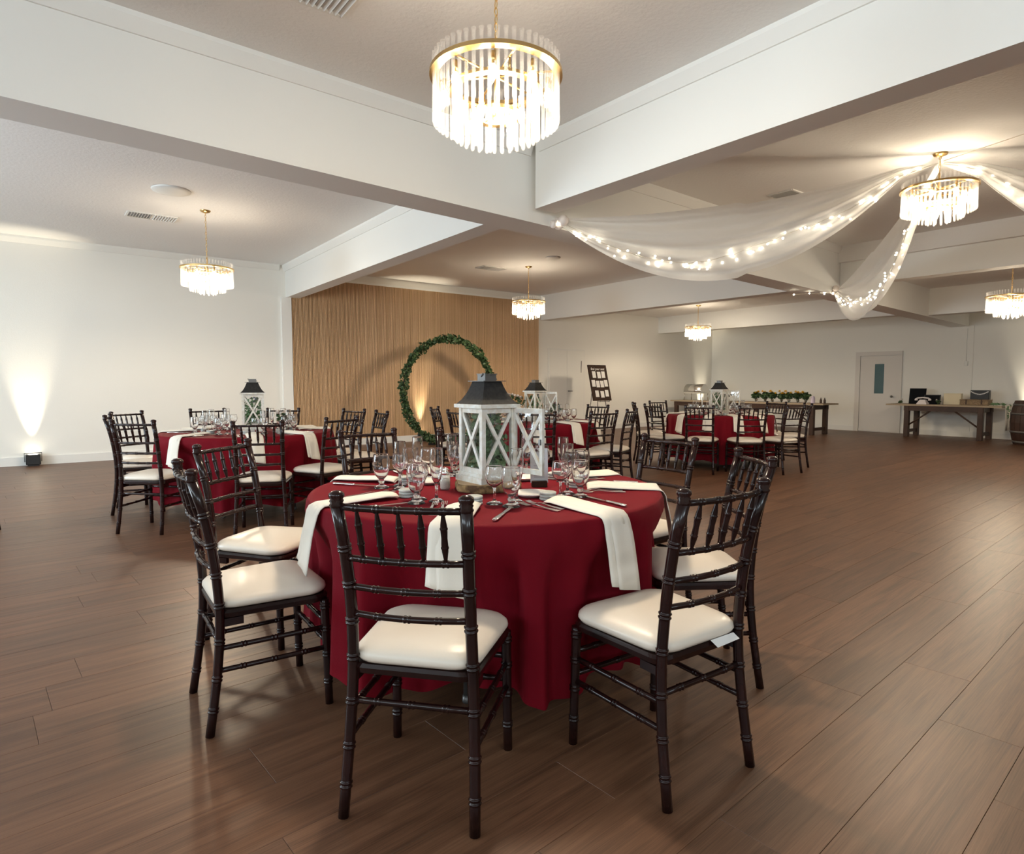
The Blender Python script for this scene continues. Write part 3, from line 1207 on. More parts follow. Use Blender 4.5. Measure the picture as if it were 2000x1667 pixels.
# ------------------------------------------------------------------ tables
def round_table(T, r_, label, clabel, seed):
    t = thing('round_table', label, 'table', (T[0], T[1], 0), 0, 'round banquet tables')
    m = MB().lathe([(.001, .728), (r_ - .01, .728), (r_, .733), (r_, .748), (r_ - .006, .752), (.001, .752)], 48)
    m.build('tabletop', 'farm_wood', t)
    for k in range(4):
        a = PI / 4 + k * PI / 2
        m = MB().tube([(.42 * math.cos(a), .42 * math.sin(a), .73), (.46 * math.cos(a), .46 * math.sin(a), .012)], .014, 8)
        m.lathe([(.018, 0), (.02, .01), (.016, .03)], 10, .46 * math.cos(a), .46 * math.sin(a), 0, cap=True)
        m.build('leg', 'grey_metal', t)
    rr = random.Random(seed)
    ph = [rr.random() * 6.28 for _ in range(6)]
    seg = 288
    rings = [[(T[0] + f * r_ * math.cos(2 * PI * k / seg), T[1] + f * r_ * math.sin(2 * PI * k / seg), .7575) for k in range(seg)] for f in (.002, .4, .8, .98)]
    zs = (.7565, .750, .735, .70, .65, .58, .50, .42, .34, .26, .19, .13)
    for i, zz in enumerate(zs):
        d = (.757 - zz) / .757
        ring = []
        for k in range(seg):
            a = 2 * PI * k / seg
            w1 = math.sin(a * 23 + ph[0] + 1.4 * math.sin(a * 3 + ph[1]) + .7 * math.sin(a * 7 + ph[4]))
            w2 = math.sin(a * 9 + ph[2] + .8 * math.sin(a * 2 + ph[3]))
            w = .8 * (w1 + .25 * math.sin(a * 46 + ph[5])) * (.7 + .3 * w2) + .2 * w2
            g = d ** .75
            rr_ = r_ + .006 + .014 * min(1, i / 3) + g * (.034 + .050 * w)
            zz = zz if i < 8 else zz + .005 * w2 * (i - 7) / 4
            vx, vy = rr_ * math.cos(a), rr_ * math.sin(a)
            kz = 1 - max(0, min(1, (zz - .52) / .2))
            kz = kz * kz * (3 - 2 * kz)
            if kz > 0:                       # the cloth gives way to the seats pushed against it
                for hx, hy, hr in CHAIRS:
                    dx, dy = T[0] + vx - hx, T[1] + vy - hy
                    if dx * dx + dy * dy > .25:
                        continue
                    lx, ly = dx * math.cos(hr) + dy * math.sin(hr), -dx * math.sin(hr) + dy * math.cos(hr)
                    kx = 1 - max(0, min(1, (abs(lx) - .22) / .10))
                    lim = .236 + .030 * (1 + w1)
                    if kx > 0 and ly < lim:
                        sh = (lim - ly) * kx * kz
                        vx += -math.sin(hr) * sh
                        vy += math.cos(hr) * sh
            ring.append((T[0] + vx, T[1] + vy, zz))
        rings.append(ring)
    m = MB().loft(rings, True, cap=False)
    c = m.build('tablecloth', 'burgundy')
    tag(c, clabel, 'tablecloth', 'burgundy round tablecloths')
    return t


round_table(TM, .755, 'round banquet table carrying the wood slice, under its burgundy cloth', 'floor-length burgundy cloth on the table with the wood slice', 1)
round_table(TL, .775, 'round banquet table by the plain white wall, under its burgundy cloth', 'floor-length burgundy cloth on the table by the plain white wall', 2)
round_table(TC, .755, 'round banquet table before the double door, under its burgundy cloth', 'floor-length burgundy cloth on the table before the double door', 3)
round_table(TR, .755, 'round banquet table by the buffet, under its burgundy cloth', 'floor-length burgundy cloth on the table by the buffet', 4)

TZ = .7578
# ------------------------------------------------------------------ tableware prototypes (local: +y away from the diner, +x right hand)
SEG = 20


def lathe_mesh(name, prof, material, seg=SEG):
    return MB().lathe(prof, seg).mesh(name, material)


GOB_FOOT = [(.001, 0), (.034, 0), (.035, .003), (.030, .007), (.014, .013), (.010, .020), (.013, .027), (.016, .030), (.011, .034), (.012, .040), (.001, .041)]
GOB_BOWL = [(.001, .041), (.014, .042), (.026, .056), (.034, .078), (.0375, .102), (.037, .125), (.0344, .1475), (.0341, .1505), (.0337, .1518), (.0331, .1518), (.0328, .1505), (.0331, .1475), (.0356, .125), (.036, .102), (.0325, .079), (.0245, .058), (.012, .046), (.001, .045)]
WIN_FOOT = [(.001, 0), (.032, 0), (.033, .002), (.026, .006), (.009, .011), (.0055, .02), (.005, .045), (.0055, .060), (.010, .068), (.001, .069)]
WIN_BOWL = [(.001, .067), (.012, .069), (.028, .081), (.036, .100), (.0365, .118), (.0326, .1435), (.0319, .1465), (.0316, .1478), (.0310, .1478), (.0307, .1465), (.0313, .1435), (.0353, .118), (.035, .101), (.027, .083), (.011, .072), (.001, .071)]
FLU_FOOT = [(.001, 0), (.031, 0), (.032, .002), (.022, .007), (.007, .016), (.005, .035), (.006, .060), (.009, .070), (.001, .071)]
FLU_BOWL = [(.001, .070), (.009, .072), (.018, .090), (.0245, .120), (.0265, .150), (.0256, .190), (.0248, .2075), (.0246, .2105), (.0243, .2118), (.0238, .2118), (.0235, .2105), (.0237, .2075), (.0245, .190), (.0254, .150), (.0232, .121), (.0168, .092), (.007, .076), (.001, .075)]


def glass_proto(name, foot, bowl, cat):
    t = thing(name, 'x', cat)
    obj('foot', lathe_mesh('foot', foot, 'glass'), t)
    obj('bowl', lathe_mesh('bowl', bowl, 'glass'), t)
    return t


def water_mesh():
    return


PROT = {}
PROT['goblet'] = glass_proto('water_goblet', GOB_FOOT, GOB_BOWL, 'glass')
PROT['wine'] = glass_proto('wine_glass', WIN_FOOT, WIN_BOWL, 'glass')
PROT['flute'] = glass_proto('champagne_flute', FLU_FOOT, FLU_BOWL, 'glass')


def fork_mesh():
    m = MB()
    # handle and neck as a curved flat strip, four tines
    prof = [(-.095, .0105, .002), (-.085, .0115, .002), (-.03, .0062, .004), (.02, .0038, .009), (.038, .0045, .007), (.050, .0115, .003), (.060, .0125, .002)]
    rings = [[(-w, y, zz), (w, y, zz), (w, y, zz + .0022), (-w, y, zz + .0022)] for y, w, zz in prof]
    m.loft(rings, False)
    for k in range(4):
        x = (k - 1.5) * .0066
        pts = [(.060, .0019, .002), (.080, .0016, .0035), (.100, .0011, .008)]
        m.loft([[(x - w, y, zz), (x + w, y, zz), (x + w, y, zz + .002), (x - w, y, zz + .002)] for y, w, zz in pts], False)
    return m.mesh('fork', 'steel')


def knife_proto():
    t = thing('dinner_knife', 'x', 'knife')
    m = MB()
    prof = [(-.115, .005, .0035), (-.108, .0095, .005), (-.09, .0105, .0055), (-.05, .0085, .005), (-.015, .0072, .0045), (-.008, .0085, .005), (.0, .006, .004)]
    m.loft([[(w * math.cos(2 * PI * k / 8), y, .006 + h * math.sin(2 * PI * k / 8)) for k in range(8)] for y, w, h in prof], True)
    m.build('handle', 'steel', t)
    m = MB()
    prof = [(0, .0058), (.06, .0082), (.10, .0086), (.116, .006), (.122, .0015)]
    m.loft([[(-w, y, .005), (w * .8, y, .0055), (w * .8, y, .0065), (-w, y, .0065)] for y, w in prof], False)
    m.build('blade', 'steel', t)
    return t


PROT['fork'] = tag(obj('dinner_fork', fork_mesh()), 'x', 'fork')
PROT['knife'] = knife_proto()
m = MB()
for k in range(3):
    z0 = k * .0115
    m.lathe([(.001, z0), (.030, z0), (.034, z0 + .002), (.034, z0 + .0085), (.030, z0 + .0105), (.001, z0 + .0105)], 24)
PROT['stack'] = tag(m.build('butter_tin', 'tin'), 'x', 'tin')


def napkin_mesh(hang, width, seed, r_table):
    """long folded napkin lying towards the table edge and hanging over it (two offset layers, folded end)"""
    rr = random.Random(seed)
    m = MB()
    # local y: radial inward positive; y=0 is the table edge
    def layer(x0, w0, w1, lift, hg, thick, skew):
        rows = []
        pts = [(.30, .0), (.27, 1.), (.18, 1.), (.09, 1.), (.02, 1.)]
        path = [(.315, .004 + lift), (.30, .010 + lift), (.26, .014 + lift), (.18, .010 + lift), (.09, .006 + lift), (.03, .005 + lift), (.004, .004 + lift), (-.012, -.004), (-.023, -.022), (-.032 - lift, -.07)]
        nseg = 5
        for k in range(1, nseg + 1):
            q = k / nseg
            path.append((-.034 - lift - .030 * q, -.07 - (hg - .07) * q))
        tot = len(path)
        for i, (yy, zz) in enumerate(path):
            q = i / (tot - 1)
            w = (w0 + (w1 - w0) * q) * (.75 if i == 0 else .95 if i == 1 else 1)
            cx = x0 + skew * q
            # across: slightly crowned profile
            row = []
            n = 6
            for j in range(n + 1):
                s_ = j / n * 2 - 1
                if zz > -.003:
                    cr = (.010 if q < .45 else .004) * (1 - s_ * s_)
                    row.append((cx + s_ * w / 2, yy, zz + cr))
                else:
                    row.append((cx + s_ * w / 2, yy - .004 * (1 - s_ * s_) + .003 * math.sin(s_ * 3 + seed), zz - .012 * s_ * (1 if q > .95 else 0)))
            # underside
            und = [(x, y + (thick if zz < -.003 else 0), z - (thick if zz > -.003 else 0)) for x, y, z in reversed(row)]
            rows.append([Vector(p) for p in row + und])
        m.loft(rows, True)
    layer(-.012, width, width * .95, .0, hang - .015, .003, -.006)
    layer(.006, width * .92, width * 1.02, .006, hang, .004, .012)
    return m.mesh('napkin', 'linen')


NAPS = [napkin_mesh(h, w, i, .76) for i, (h, w) in enumerate(((.215, .108), (.256, .104), (.23, .106), (.23, .112)))]
USED = set()


def put(kind, loc, rz, label, group):
    p = PROT[kind]
    if kind not in USED:
        USED.add(kind)
        p.location = loc
        p.rotation_euler = (0, 0, rz)
        p['label'] = label
        p['group'] = group
        return p
    return copy_tree(p, loc, rz, label, group)


KIND_TXT = {'goblet': ('clear water goblet', 'water goblets on '), 'wine': ('clear wine glass', 'wine glasses on '),
            'flute': ('clear champagne flute', 'champagne flutes on '), 'fork': ('silver fork', 'forks on '),
            'knife': ('silver dinner knife', 'knives on '), 'stack': ('small grey tin stack', 'round tins on ')}


def setting(T, r_, ang, key, k, full=True, nap=0, jit=.004, tight=False):
    a = R(ang)
    u = Vector((math.cos(a), math.sin(a), 0))            # outwards
    f_ = -u
    rgt = Vector((f_.y, -f_.x, 0))                       # diner's right hand
    rz = math.atan2(f_.y, f_.x) - PI / 2                 # local +y points inwards
    C_ = Vector((T[0], T[1], 0))
    j = lambda: random.uniform(-jit, jit)
    if tight:
        jit = 0
    pl = place_name(key, k)
    pl = (', ' if k else ' ') + pl

    def P(rad, right, z):
        p = C_ + u * rad + rgt * right
        return (p.x, p.y, z)

    def lay(kind, loc, rot, pre=''):
        put(kind, loc, rot, pre + KIND_TXT[kind][0] + pl, KIND_TXT[kind][1] + GRP[key])
    for kind, rad, right in ((('goblet', .437, .104), ('wine', .385, .033), ('flute', .345, .104)) if tight else (('goblet', .435, .165), ('wine', .385, .095), ('flute', .345, .172))):
        lay(kind, P(rad + j(), right + j(), TZ), random.random() * 6)
    n = obj('folded_napkin', NAPS[nap % 4], None, P(r_ + .006, 0.0, TZ), rz)
    tag(n, 'folded ivory napkin' + pl, 'napkin', 'napkins on ' + GRP[key])
    lay('stack', P(.398, -.046 if tight else .015, TZ), rz)
    if full:
        for q in (0, 1):
            lay('fork', P((.50 if key == 'M' else .605) + .012 * q + j(), -(.085 + .038 * q if key == 'M' else .098 + .030 * q), TZ), rz + (random.uniform(-.05, .05) + .1 if key == 'M' else 0), ('inner ', 'outer ')[q])
        lay('knife', P(.585 + j(), .088 if tight else .155 + j() * .5, TZ), rz + (0 if tight else random.uniform(-.2, .1) - .08))


for k, (a_, nap) in enumerate(((-89.5, 1), (-134.5, 0), (177.5, 2), (124, 3), (87, 3), (55, 1), (-3, 0), (-40, 2))):
    setting(TM, .755, a_, 'M', k, True, nap)
for T, r_, A, key in ((TL, .775, LEFT_A, 'L'), (TC, .755, MID_A, 'C'), (TR, .755, RIGHT_A, 'R')):
    for k, (a_, D) in enumerate(A):
        gap = (A[k - 1][0] - a_) % 360
        near = min(gap, (a_ - A[(k + 1) % len(A)][0]) % 360) < 34
        setting(T, r_, a_ + (0 if near else random.uniform(-2, 2)), key, k, key == 'L', k, tight=gap < 50)

# small extras on the main table
plate_prof = [(.001, .004), (.045, .004), (.050, .002), (.060, .008), (.079, .014), (.081, .016), (.079, .0175), (.060, .012), (.048, .0085), (.001, .0085)]
plate_me = lathe_mesh('bread_plate', [(.001, 0), (.048, 0), (.052, .003), (.079, .013), (.081, .0155), (.079, .0165), (.056, .0085), (.001, .007)], 'porcelain', 32)
for (x, y), lb in (((1.640, 2.000), 'white bread plate in front of the bark wood slice'), ((1.47, 2.545), 'white bread plate behind the salt and pepper shakers'),
                   ((1.89, 2.36), 'white bread plate under the open lantern door')):
    o = obj('bread_plate', plate_me, None, (x, y, TZ))
    tag(o, lb, 'plate', 'bread plates')


def shaker(x, y, fill, label):
    t = thing('shaker', label, 'shaker', (x, y, TZ))
    MB().lathe([(.001, 0), (.019, 0), (.023, .006), (.0245, .014), (.0232, .018), (.0248, .023), (.0232, .028), (.0246, .033), (.023, .038), (.0238, .043), (.0215, .049), (.0205, .055), (.015, .063), (.0135, .068)], 20).build('jar', 'pane', t)
    MB().lathe([(.001, .003), (.018, .003), (.0215, .008), (.0222, .03), (.0205, .048), (.001, .050)], 16).build('contents', fill, t)
    MB().lathe([(.0145, .066), (.0155, .067), (.0155, .076), (.013, .081), (.007, .084), (.001, .0845)], 16).build('cap', 'steel', t)


shaker(1.492, 2.435, 'salt', 'ribbed glass salt shaker with a silver cap')
shaker(1.440, 2.352, 'pepper', 'ribbed glass pepper shaker with a silver cap')

# wood slice
def wood_slice(x, y, r_, h, label):
    t = thing('wood_slice', label, 'wood slice', (x, y, TZ))
    seg = 40
    rr = random.Random(5)
    ph = [rr.random() * 6 for _ in range(4)]
    def rad(a):
        return r_ * (1 + .045 * math.sin(3 * a + ph[0]) + .03 * math.sin(7 * a + ph[1]) + .012 * math.sin(17 * a + ph[2]))
    m = MB()
    m.loft([[(f * rad(2 * PI * k / seg) * math.cos(2 * PI * k / seg), f * rad(2 * PI * k / seg) * math.sin(2 * PI * k / seg), zz) for k in range(seg)] for f, zz in ((.96, 0), (1.0, .006), (1.015, h * .5), (1.0, h - .005), (.97, h))], True)
    m.build('bark', 'bark', t)
    m = MB()
    m.loft([[(f * rad(2 * PI * k / seg) * math.cos(2 * PI * k / seg), f * rad(2 * PI * k / seg) * math.sin(2 * PI * k / seg), zz) for k in range(seg)] for f, zz in ((.95, h - .003), (.95, h + .003))], False)
    m.build('cut_face', 'cut_wood', t)


SL = (1.60, 2.26)
wood_slice(SL[0], SL[1], .145, .034, 'bark-edged wood slice under the open white lantern')


def leaf_cluster(mb, center, n, spread, size, rr, flat=.5):
    for _ in range(n):
        while True:
            p = Vector((rr.uniform(-1, 1), rr.uniform(-1, 1), rr.uniform(-1, 1)))
            if p.length <= 1:
                break
        p = Vector((p.x * spread[0], p.y * spread[1], p.z * spread[2])) + Vector(center)
        one_leaf(mb, p, size * rr.uniform(.6, 1.25), rr)


def one_leaf(mb, p, s_, rr, direction=None):
    d = direction or Vector((rr.uniform(-1, 1), rr.uniform(-1, 1), rr.uniform(-.5, 1))).normalized()
    q = d.cross(Vector((rr.uniform(-1, 1), rr.uniform(-1, 1), rr.uniform(-1, 1)))).normalized() * s_ * .33
    nrm = d.cross(q).normalized() * s_ * .10
    a, e = p - d * s_ * .5, p + d * s_ * .5
    mb.add([a, p - d * s_ * .1 + q + nrm, e, p - d * s_ * .1 - q + nrm, p - nrm * .3], [(0, 1, 4), (1, 2, 4), (2, 3, 4), (3, 0, 4)], True)


def flower(mb, c, r_, rr, layers=3):
    for L_ in range(layers):
        n = 6
        for k in range(n):
            a = 2 * PI * k / n + L_ * .5
            rad = r_ * (1 - L_ * .3)
            tip = Vector(c) + Vector((math.cos(a) * rad, math.sin(a) * rad, r_ * (.15 + .35 * L_)))
            side = Vector((-math.sin(a), math.cos(a), 0)) * rad * .55
            mid = Vector(c) + Vector((math.cos(a) * rad * .6, math.sin(a) * rad * .6, r_ * (.05 + .3 * L_)))
            mb.add([Vector(c), mid + side, tip, mid - side], [(0, 1, 2, 3)], True)


def lantern(x, y, z, s, h, rotz, label, door=True, detail=True, slices=False):
    """square white timber lantern, X-braced glazed sides, flared black metal roof"""
    t = thing('lantern', label, 'lantern', (x, y, z), rotz, 'white timber lanterns')
    hs = s / 2
    pw = s * .11
    m = MB()
    m.box(-hs - .012, hs + .012, -hs - .012, hs + .012, 0, .026)
    m.box(-hs - .004, hs + .004, -hs - .004, hs + .004, .026, .040)
    # scalloped skirt
    for k in range(9):
        xx = -hs + s * (k + .5) / 9
        for q in (-1, 1):
            m.box(xx - s / 24, xx + s / 24, q * (hs + .012) - .003, q * (hs + .012) + .003, -.0 + .004, .02)
    m.build('base', 'white_wood', t)
    z0, z1 = .040, h
    for sx in (-1, 1):
        for sy in (-1, 1):
            MB().box(sx * hs - (pw if sx > 0 else 0), sx * hs + (pw if sx < 0 else 0), sy * hs - (pw if sy > 0 else 0), sy * hs + (pw if sy < 0 else 0), z0, z1).build('corner_post', 'white_wood', t)
    MB().box(-hs - .016, hs + .016, -hs - .016, hs + .016, h, h + .016).build('top_board', 'white_wood', t)

    def side_panel(kind, M, w):
        m = MB()
        m.box(-w / 2, w / 2, -.006, .006, z0, z0 + .022, M)
        m.box(-w / 2, w / 2, -.006, .006, z1 - .022, z1, M)
        a, c = Vector((-w / 2, 0, z0 + .022)), Vector((w / 2, 0, z1 - .022))
        for flip in (1, -1):
            A, B = Vector((a.x * flip, 0, a.z)), Vector((c.x * flip, 0, c.z))
            d = (B - A).normalized()
            nrm = Vector((d.z, 0, -d.x)) * .0075
            th = .0045 if flip > 0 else .0055
            vs_ = []
            for p in (A, B):
                for q in (nrm, -nrm):
                    for yy in (-th, th):
                        vs_.append(M @ (p + q + Vector((0, yy, 0))))
            m.add(vs_, [(0, 1, 3, 2), (4, 6, 7, 5), (0, 4, 5, 1), (2, 3, 7, 6), (0, 2, 6, 4), (1, 5, 7, 3)])
        o = m.build(kind, 'white_wood', t)
        if kind == 'door':
            for s_ in (-1, 1):
                MB().box(s_ * w / 2 - .008, s_ * w / 2 + .008, -.007, .007, z0, z1, M).build('door_stile', 'white_wood', o)
            MB().box(w / 2 - .008, w / 2 + .002, -.014, -.006, (z0 + z1) / 2 - .012, (z0 + z1) / 2 + .012, M).build('latch', 'grey_metal', o)
        MB().box(-w / 2, w / 2, -.001, .001, z0 + .01, z1 - .01, M).build('pane', 'pane', o)
    wi = s - 2 * pw
    side_panel('side_panel', Matrix.Translation((0, -hs + pw / 2, 0)), wi)
    side_panel('side_panel', Matrix.Translation((0, hs - pw / 2, 0)), wi)
    side_panel('side_panel', Matrix.Translation((-hs + pw / 2, 0, 0)) @ Matrix.Rotation(PI / 2, 4, 'Z'), wi)
    if door:      # the fourth side stands open
        side_panel('door', Matrix.Translation((hs + .004, -hs - .085, 0)) @ Matrix.Rotation(-PI / 2 + .10, 4, 'Z'), s * .92)
    else:
        side_panel('side_panel', Matrix.Translation((hs - pw / 2, 0, 0)) @ Matrix.Rotation(PI / 2, 4, 'Z'), wi)
    # roof: concave pyramid
    rings = []
    for f, dz in ((1.0, 0), (.82, .020), (.66, .048), (.55, .074), (.47, .098)):
        q = (hs + .008) * f
        rings.append([(-q, -q, h + .016 + dz), (q, -q, h + .016 + dz), (q, q, h + .016 + dz), (-q, q, h + .016 + dz)])
    m = MB().loft(rings, False)
    m.build('roof', 'roof_metal', t)
    zt = h + .114
    m = MB()
    q = (hs + .008) * .62
    m.box(-q, q, -q, q, zt, zt + .003)
    q = (hs + .008) * .30
    for a in (-1, 1):
        m.box(-q, q, a * q - .001, a * q + .001, zt + .003, zt + .030)
        m.box(a * q - .001, a * q + .001, -q, q, zt + .003, zt + .030)
    m.box(-q - .004, q + .004, -q - .004, q + .004, zt + .030, zt + .034)
    m.build('vent_cap', 'grey_metal', t)
    m = MB().tube([(-q, 0, zt + .02), (-q - .01, -.02, zt + .035), (0, -.03, zt + .028), (q + .01, -.02, zt + .01), (q, 0, zt + .02)], .0025, 6)
    m.build('handle', 'grey_metal', t)
    # greenery standing inside is a thing of its own
    rr = random.Random(int(x * 100))
    g = thing('greenery', 'bunch of green leaves and small flowers inside ' + label.split(' lantern')[0].replace('open', 'the open') + ' lantern' if False else 'leafy green bunch inside the lantern on ' + label.split(' on ')[-1], 'greenery', (x, y, z + .041), rotz)
    m = MB()
    for k in range(760 if detail else 200):
        q = rr.random()
        lim = hs * (.78 - .10 * q)
        one_leaf(m, Vector((rr.uniform(-lim, lim), rr.uniform(-lim, lim), .02 + h * .72 * q ** 1.2)), (.046 if q < .6 else .034) * rr.uniform(.7, 1.3), rr)
    cl = hs * .77
    m.v = [(max(-cl, min(cl, p[0])), max(-cl, min(cl, p[1])), max(.001, min(h * .93 - .041, p[2]))) for p in m.v]
    stuff(m.build('leaves', 'leaf', g))
    m = MB()
    for k in range(7):
        m.tube([(rr.uniform(-.02, .02), rr.uniform(-.02, .02), 0), (rr.uniform(-.04, .04), rr.uniform(-.04, .04), h * .7)], .002, 5)
    m.build('stems', 'leaf_dark', g)
    m = MB()
    for k in range(4):
        flower(m, (rr.uniform(-.04, .04), rr.uniform(-.04, .04), h * rr.uniform(.62, .76)), .018, rr)
    m.build('pale_flowers', 'petal_white', g)
    m = MB()
    for k in range(3):
        flower(m, (rr.uniform(.0, .04), rr.uniform(-.05, .0), h * rr.uniform(.66, .78)), .02, rr)
    m.build('blue_flowers', 'petal_blue', g)


lantern(1.605, 2.265, TZ + .037, .178, .322, 0.0, 'white X-braced lantern with its door open on the wood slice', True, True)
lantern(1.75, 6.42, TZ, .20, .36, R(-16), 'white X-braced lantern with a black roof on the table by the plain white wall', False, False)
lantern(5.0, 6.02, TZ, .19, .36, R(4), 'white X-braced lantern with its door open on the table before the double door', True, False)
lantern(8.33, 5.66, TZ, .19, .36, R(8), 'white X-braced lantern with its door open on the table by the buffet', True, False)

# menu card in a wooden block with a small flower
t = thing('menu_card', 'pale blue-grey menu card with a flower trim standing in a wood block', 'menu card', (1.815, 2.155, TZ), R(-33))
MB().bevel_box(-.035, .035, -.018, .018, 0, .028, .004).build('block', 'sign_wood', t)
M = Matrix.Translation((0, 0, .018)) @ Matrix.Rotation(R(-9), 4, 'X')
MB().box(-.04, .04, -.0008, .0008, 0, .155, M).build('card', 'card_paper', t)
m = MB()
for k in range(9):
    w = .024 if k % 3 else .016
    m.box(-w, w, -.0014, -.0008, .085 - k * .0075, .0868 - k * .0075, M)
m.build('printed_lines', 'ink', t)
m = MB()
pts = [M @ Vector((-.026 + .052 * k / 40, -.0016, .108 + .006 * math.sin(k * .95) * (1.5 if k in range(2, 9) else .8))) for k in range(41)]
m.tube(pts, .0008, 4)
m.build('script_line', 'ink', t)
rr = random.Random(4)
m = MB()
flower(m, M @ Vector((-.012, -.006, .140)), .016, rr)
m.build('dark_flower', 'petal_dark', t)
m = MB()
flower(m, M @ Vector((.010, -.006, .142)), .014, rr)
m.build('pale_flower', 'petal_white', t)


# flowers on the other tables
def posy(x, y, z, label, h, r_, petals, n_fl, n_leaf, seed, group=None, vase=True, lsize=.055, fsize=.034):
    t = thing('flower_arrangement', label, 'flowers', (x, y, z), 0, group)
    rr = random.Random(seed)
    if vase:
        MB().lathe([(.001, 0), (.032, 0), (.035, .004), (.036, h * .35), (.028, h * .5), (.031, h * .55), (.029, h * .55), (.026, h * .5), (.033, h * .35), (.001, .006)], 14).build('vase', 'glass', t)
    m = MB()
    for k in range(8):
        m.tube([(rr.uniform(-.012, .012), rr.uniform(-.012, .012), .01), (rr.uniform(-r_, r_) * .6, rr.uniform(-r_, r_) * .6, h)], .0025, 5)
    m.build('stems', 'leaf_dark', t)
    m = MB()
    leaf_cluster(m, (0, 0, h), n_leaf, (r_, r_, r_ * .75), lsize, rr)
    stuff(m.build('leaves', 'leaf_dark', t))
    for k in range(n_fl):
        m = MB()
        flower(m, (rr.uniform(-r_, r_) * .8, rr.uniform(-r_, r_) * .8, h + r_ * rr.uniform(.35, .85)), fsize, rr)
        m.build('bloom', petals, t)
    return t


posy(4.79, 6.13, TZ, 'pale rose bouquet beside the lantern on the table before the double door', .24, .11, 'petal_white', 6, 60, 11)
posy(5.22, 5.88, TZ, 'rusty leafed low posy beside the lantern on the table before the double door', .15, .08, 'petal_dark', 3, 40, 12)
posy(5.33, 6.00, TZ, 'small green topped posy in a vase on the table before the double door', .17, .05, 'petal_white', 1, 30, 13)
posy(1.98, 6.28, TZ, 'small white flower posy beside the lantern on the table by the white wall', .14, .06, 'petal_white', 3, 22, 14)
for k, (x, y) in enumerate(((8.10, 5.80), (8.165, 5.71), (8.12, 5.62))):
    t = thing('taper_candle', ('tallest', 'middle-height', 'shortest')[k] + ' white taper candle in a clear holder on the table by the buffet', 'candle', (x, y, TZ), 0, 'taper candles')
    MB().lathe([(.001, 0), (.035, 0), (.03, .01), (.01, .03), (.01, .09), (.016, .10), (.014, .11)], 12).build('holder', 'glass', t)
    MB().lathe([(.001, .1), (.011, .1), (.010, .25 - .04 * k), (.003, .262 - .04 * k)], 10).build('wax', 'candle', t)


# ------------------------------------------------------------------ leafy hoop
t = thing('leafy_hoop', 'tall round metal hoop covered in dark green foliage before the slatted wall', 'hoop', (6.80, 10.9, 0))
RH = 1.05
m = MB()
m.tube([(RH * math.cos(2 * PI * k / 64), 0, 1.07 + RH * math.sin(2 * PI * k / 64)) for k in range(65)], .014, 8, cap=False)
m.build('ring', 'black', t)
m = MB()
for s_ in (-1, 1):
    m.box(s_ * .3 - .02, s_ * .3 + .02, -.30, .30, 0, .014)
m.box(-.5, .5, -.02, .02, 0, .035)
m.build('foot', 'black', t)
rr = random.Random(21)
m = MB()
for k in range(3600):
    a = rr.random() * 2 * PI
    th = .082 + .018 * math.sin(a * 9) + .012 * math.sin(a * 23 + 1)
    while True:
        p = Vector((rr.uniform(-1, 1), rr.uniform(-1, 1)))
        if p.length < 1:
            break
    r_ = RH + p.x * th
    c = Vector((r_ * math.cos(a), p.y * th, max(.03, 1.07 + r_ * math.sin(a))))
    one_leaf(m, c, .078 * rr.uniform(.6, 1.2), rr)
for k in range(260):
    c = Vector((rr.gauss(.25, .22), rr.gauss(-.03, .07), abs(rr.gauss(.04, .05)) + .03))
    one_leaf(m, c, .07 * rr.uniform(.6, 1.2), rr)
stuff(m.build('foliage', 'leaf_dark', t))


# ------------------------------------------------------------------ seating sign on an easel
def text_mesh(txt, size, material, name, parent, M, shear=.25):
    c = bpy.data.curves.new('txt', 'FONT')
    c.body = txt
    c.size = size
    c.shear = shear
    c.align_x = 'CENTER'
    c.extrude = .001
    o = bpy.data.objects.new('txt', c)
    COL.objects.link(o)
    dg = bpy.context.evaluated_depsgraph_get()
    dg.update()
    me = bpy.data.meshes.new_from_object(o.evaluated_get(dg))
    bpy.data.objects.remove(o)
    me.transform(M)
    me.materials.clear()
    me.materials.append(MATS[material])
    return obj(name, me, parent)


e = thing('easel', 'thin black metal easel holding the seating board', 'easel', (11.25, 10.95, 0))
m = MB()
for s_ in (-1, 1):
    m.tube([(s_ * .26, -.10, 0), (s_ * .12, .045, .84), (s_ * .03, .26, 1.60)], .009, 6)
    m.tube([(s_ * .155, -.005, .78), (s_ * .155, -.09, .78), (s_ * .155, -.09, .805)], .007, 6)
m.tube([(-.14, .0, .78), (.14, .0, .78)], .007, 6)
m.tube([(0, .52, 0), (0, .28, 1.58)], .008, 6)
m.build('frame', 'black', e)
m = MB()
for s_ in (-1, 1):
    m.tube([(s_ * (.20 + .035 * math.cos(q * .7)), -.05, .42 + .035 * math.sin(q * .7)) for q in range(9)], .006, 6)
m.build('scrolls', 'black', e)
t = thing('seating_board', 'dark brown seating board with white table cards on the easel', 'sign', (11.25, 10.955, .80))
M = Matrix.Rotation(R(-14), 4, 'X')
m = MB().box(-.30, .30, -.012, .012, 0, .90, M)
m.build('board', 'sign_wood', t)
m = MB()
for s_ in (-1, 1):
    m.box(s_ * .30 - .012, s_ * .30 + .012, -.018, .014, 0, .90, M)
m.box(-.30, .30, -.018, .014, -.0, .02, M)
m.box(-.30, .30, -.018, .014, .88, .90, M)
m.build('edge', 'sign_wood', t)
text_mesh('find your seat', .085, 'white_ink', 'lettering', t, M @ Matrix.Translation((0, -.0135, .775)) @ Matrix.Rotation(PI / 2, 4, 'X'))
cards = [(-.15, .575), (.02, .565), (.17, .575), (-.215, .355), (-.07, .335), (.075, .335), (.215, .355), (-.15, .09), (.03, .075), (.19, .10)]
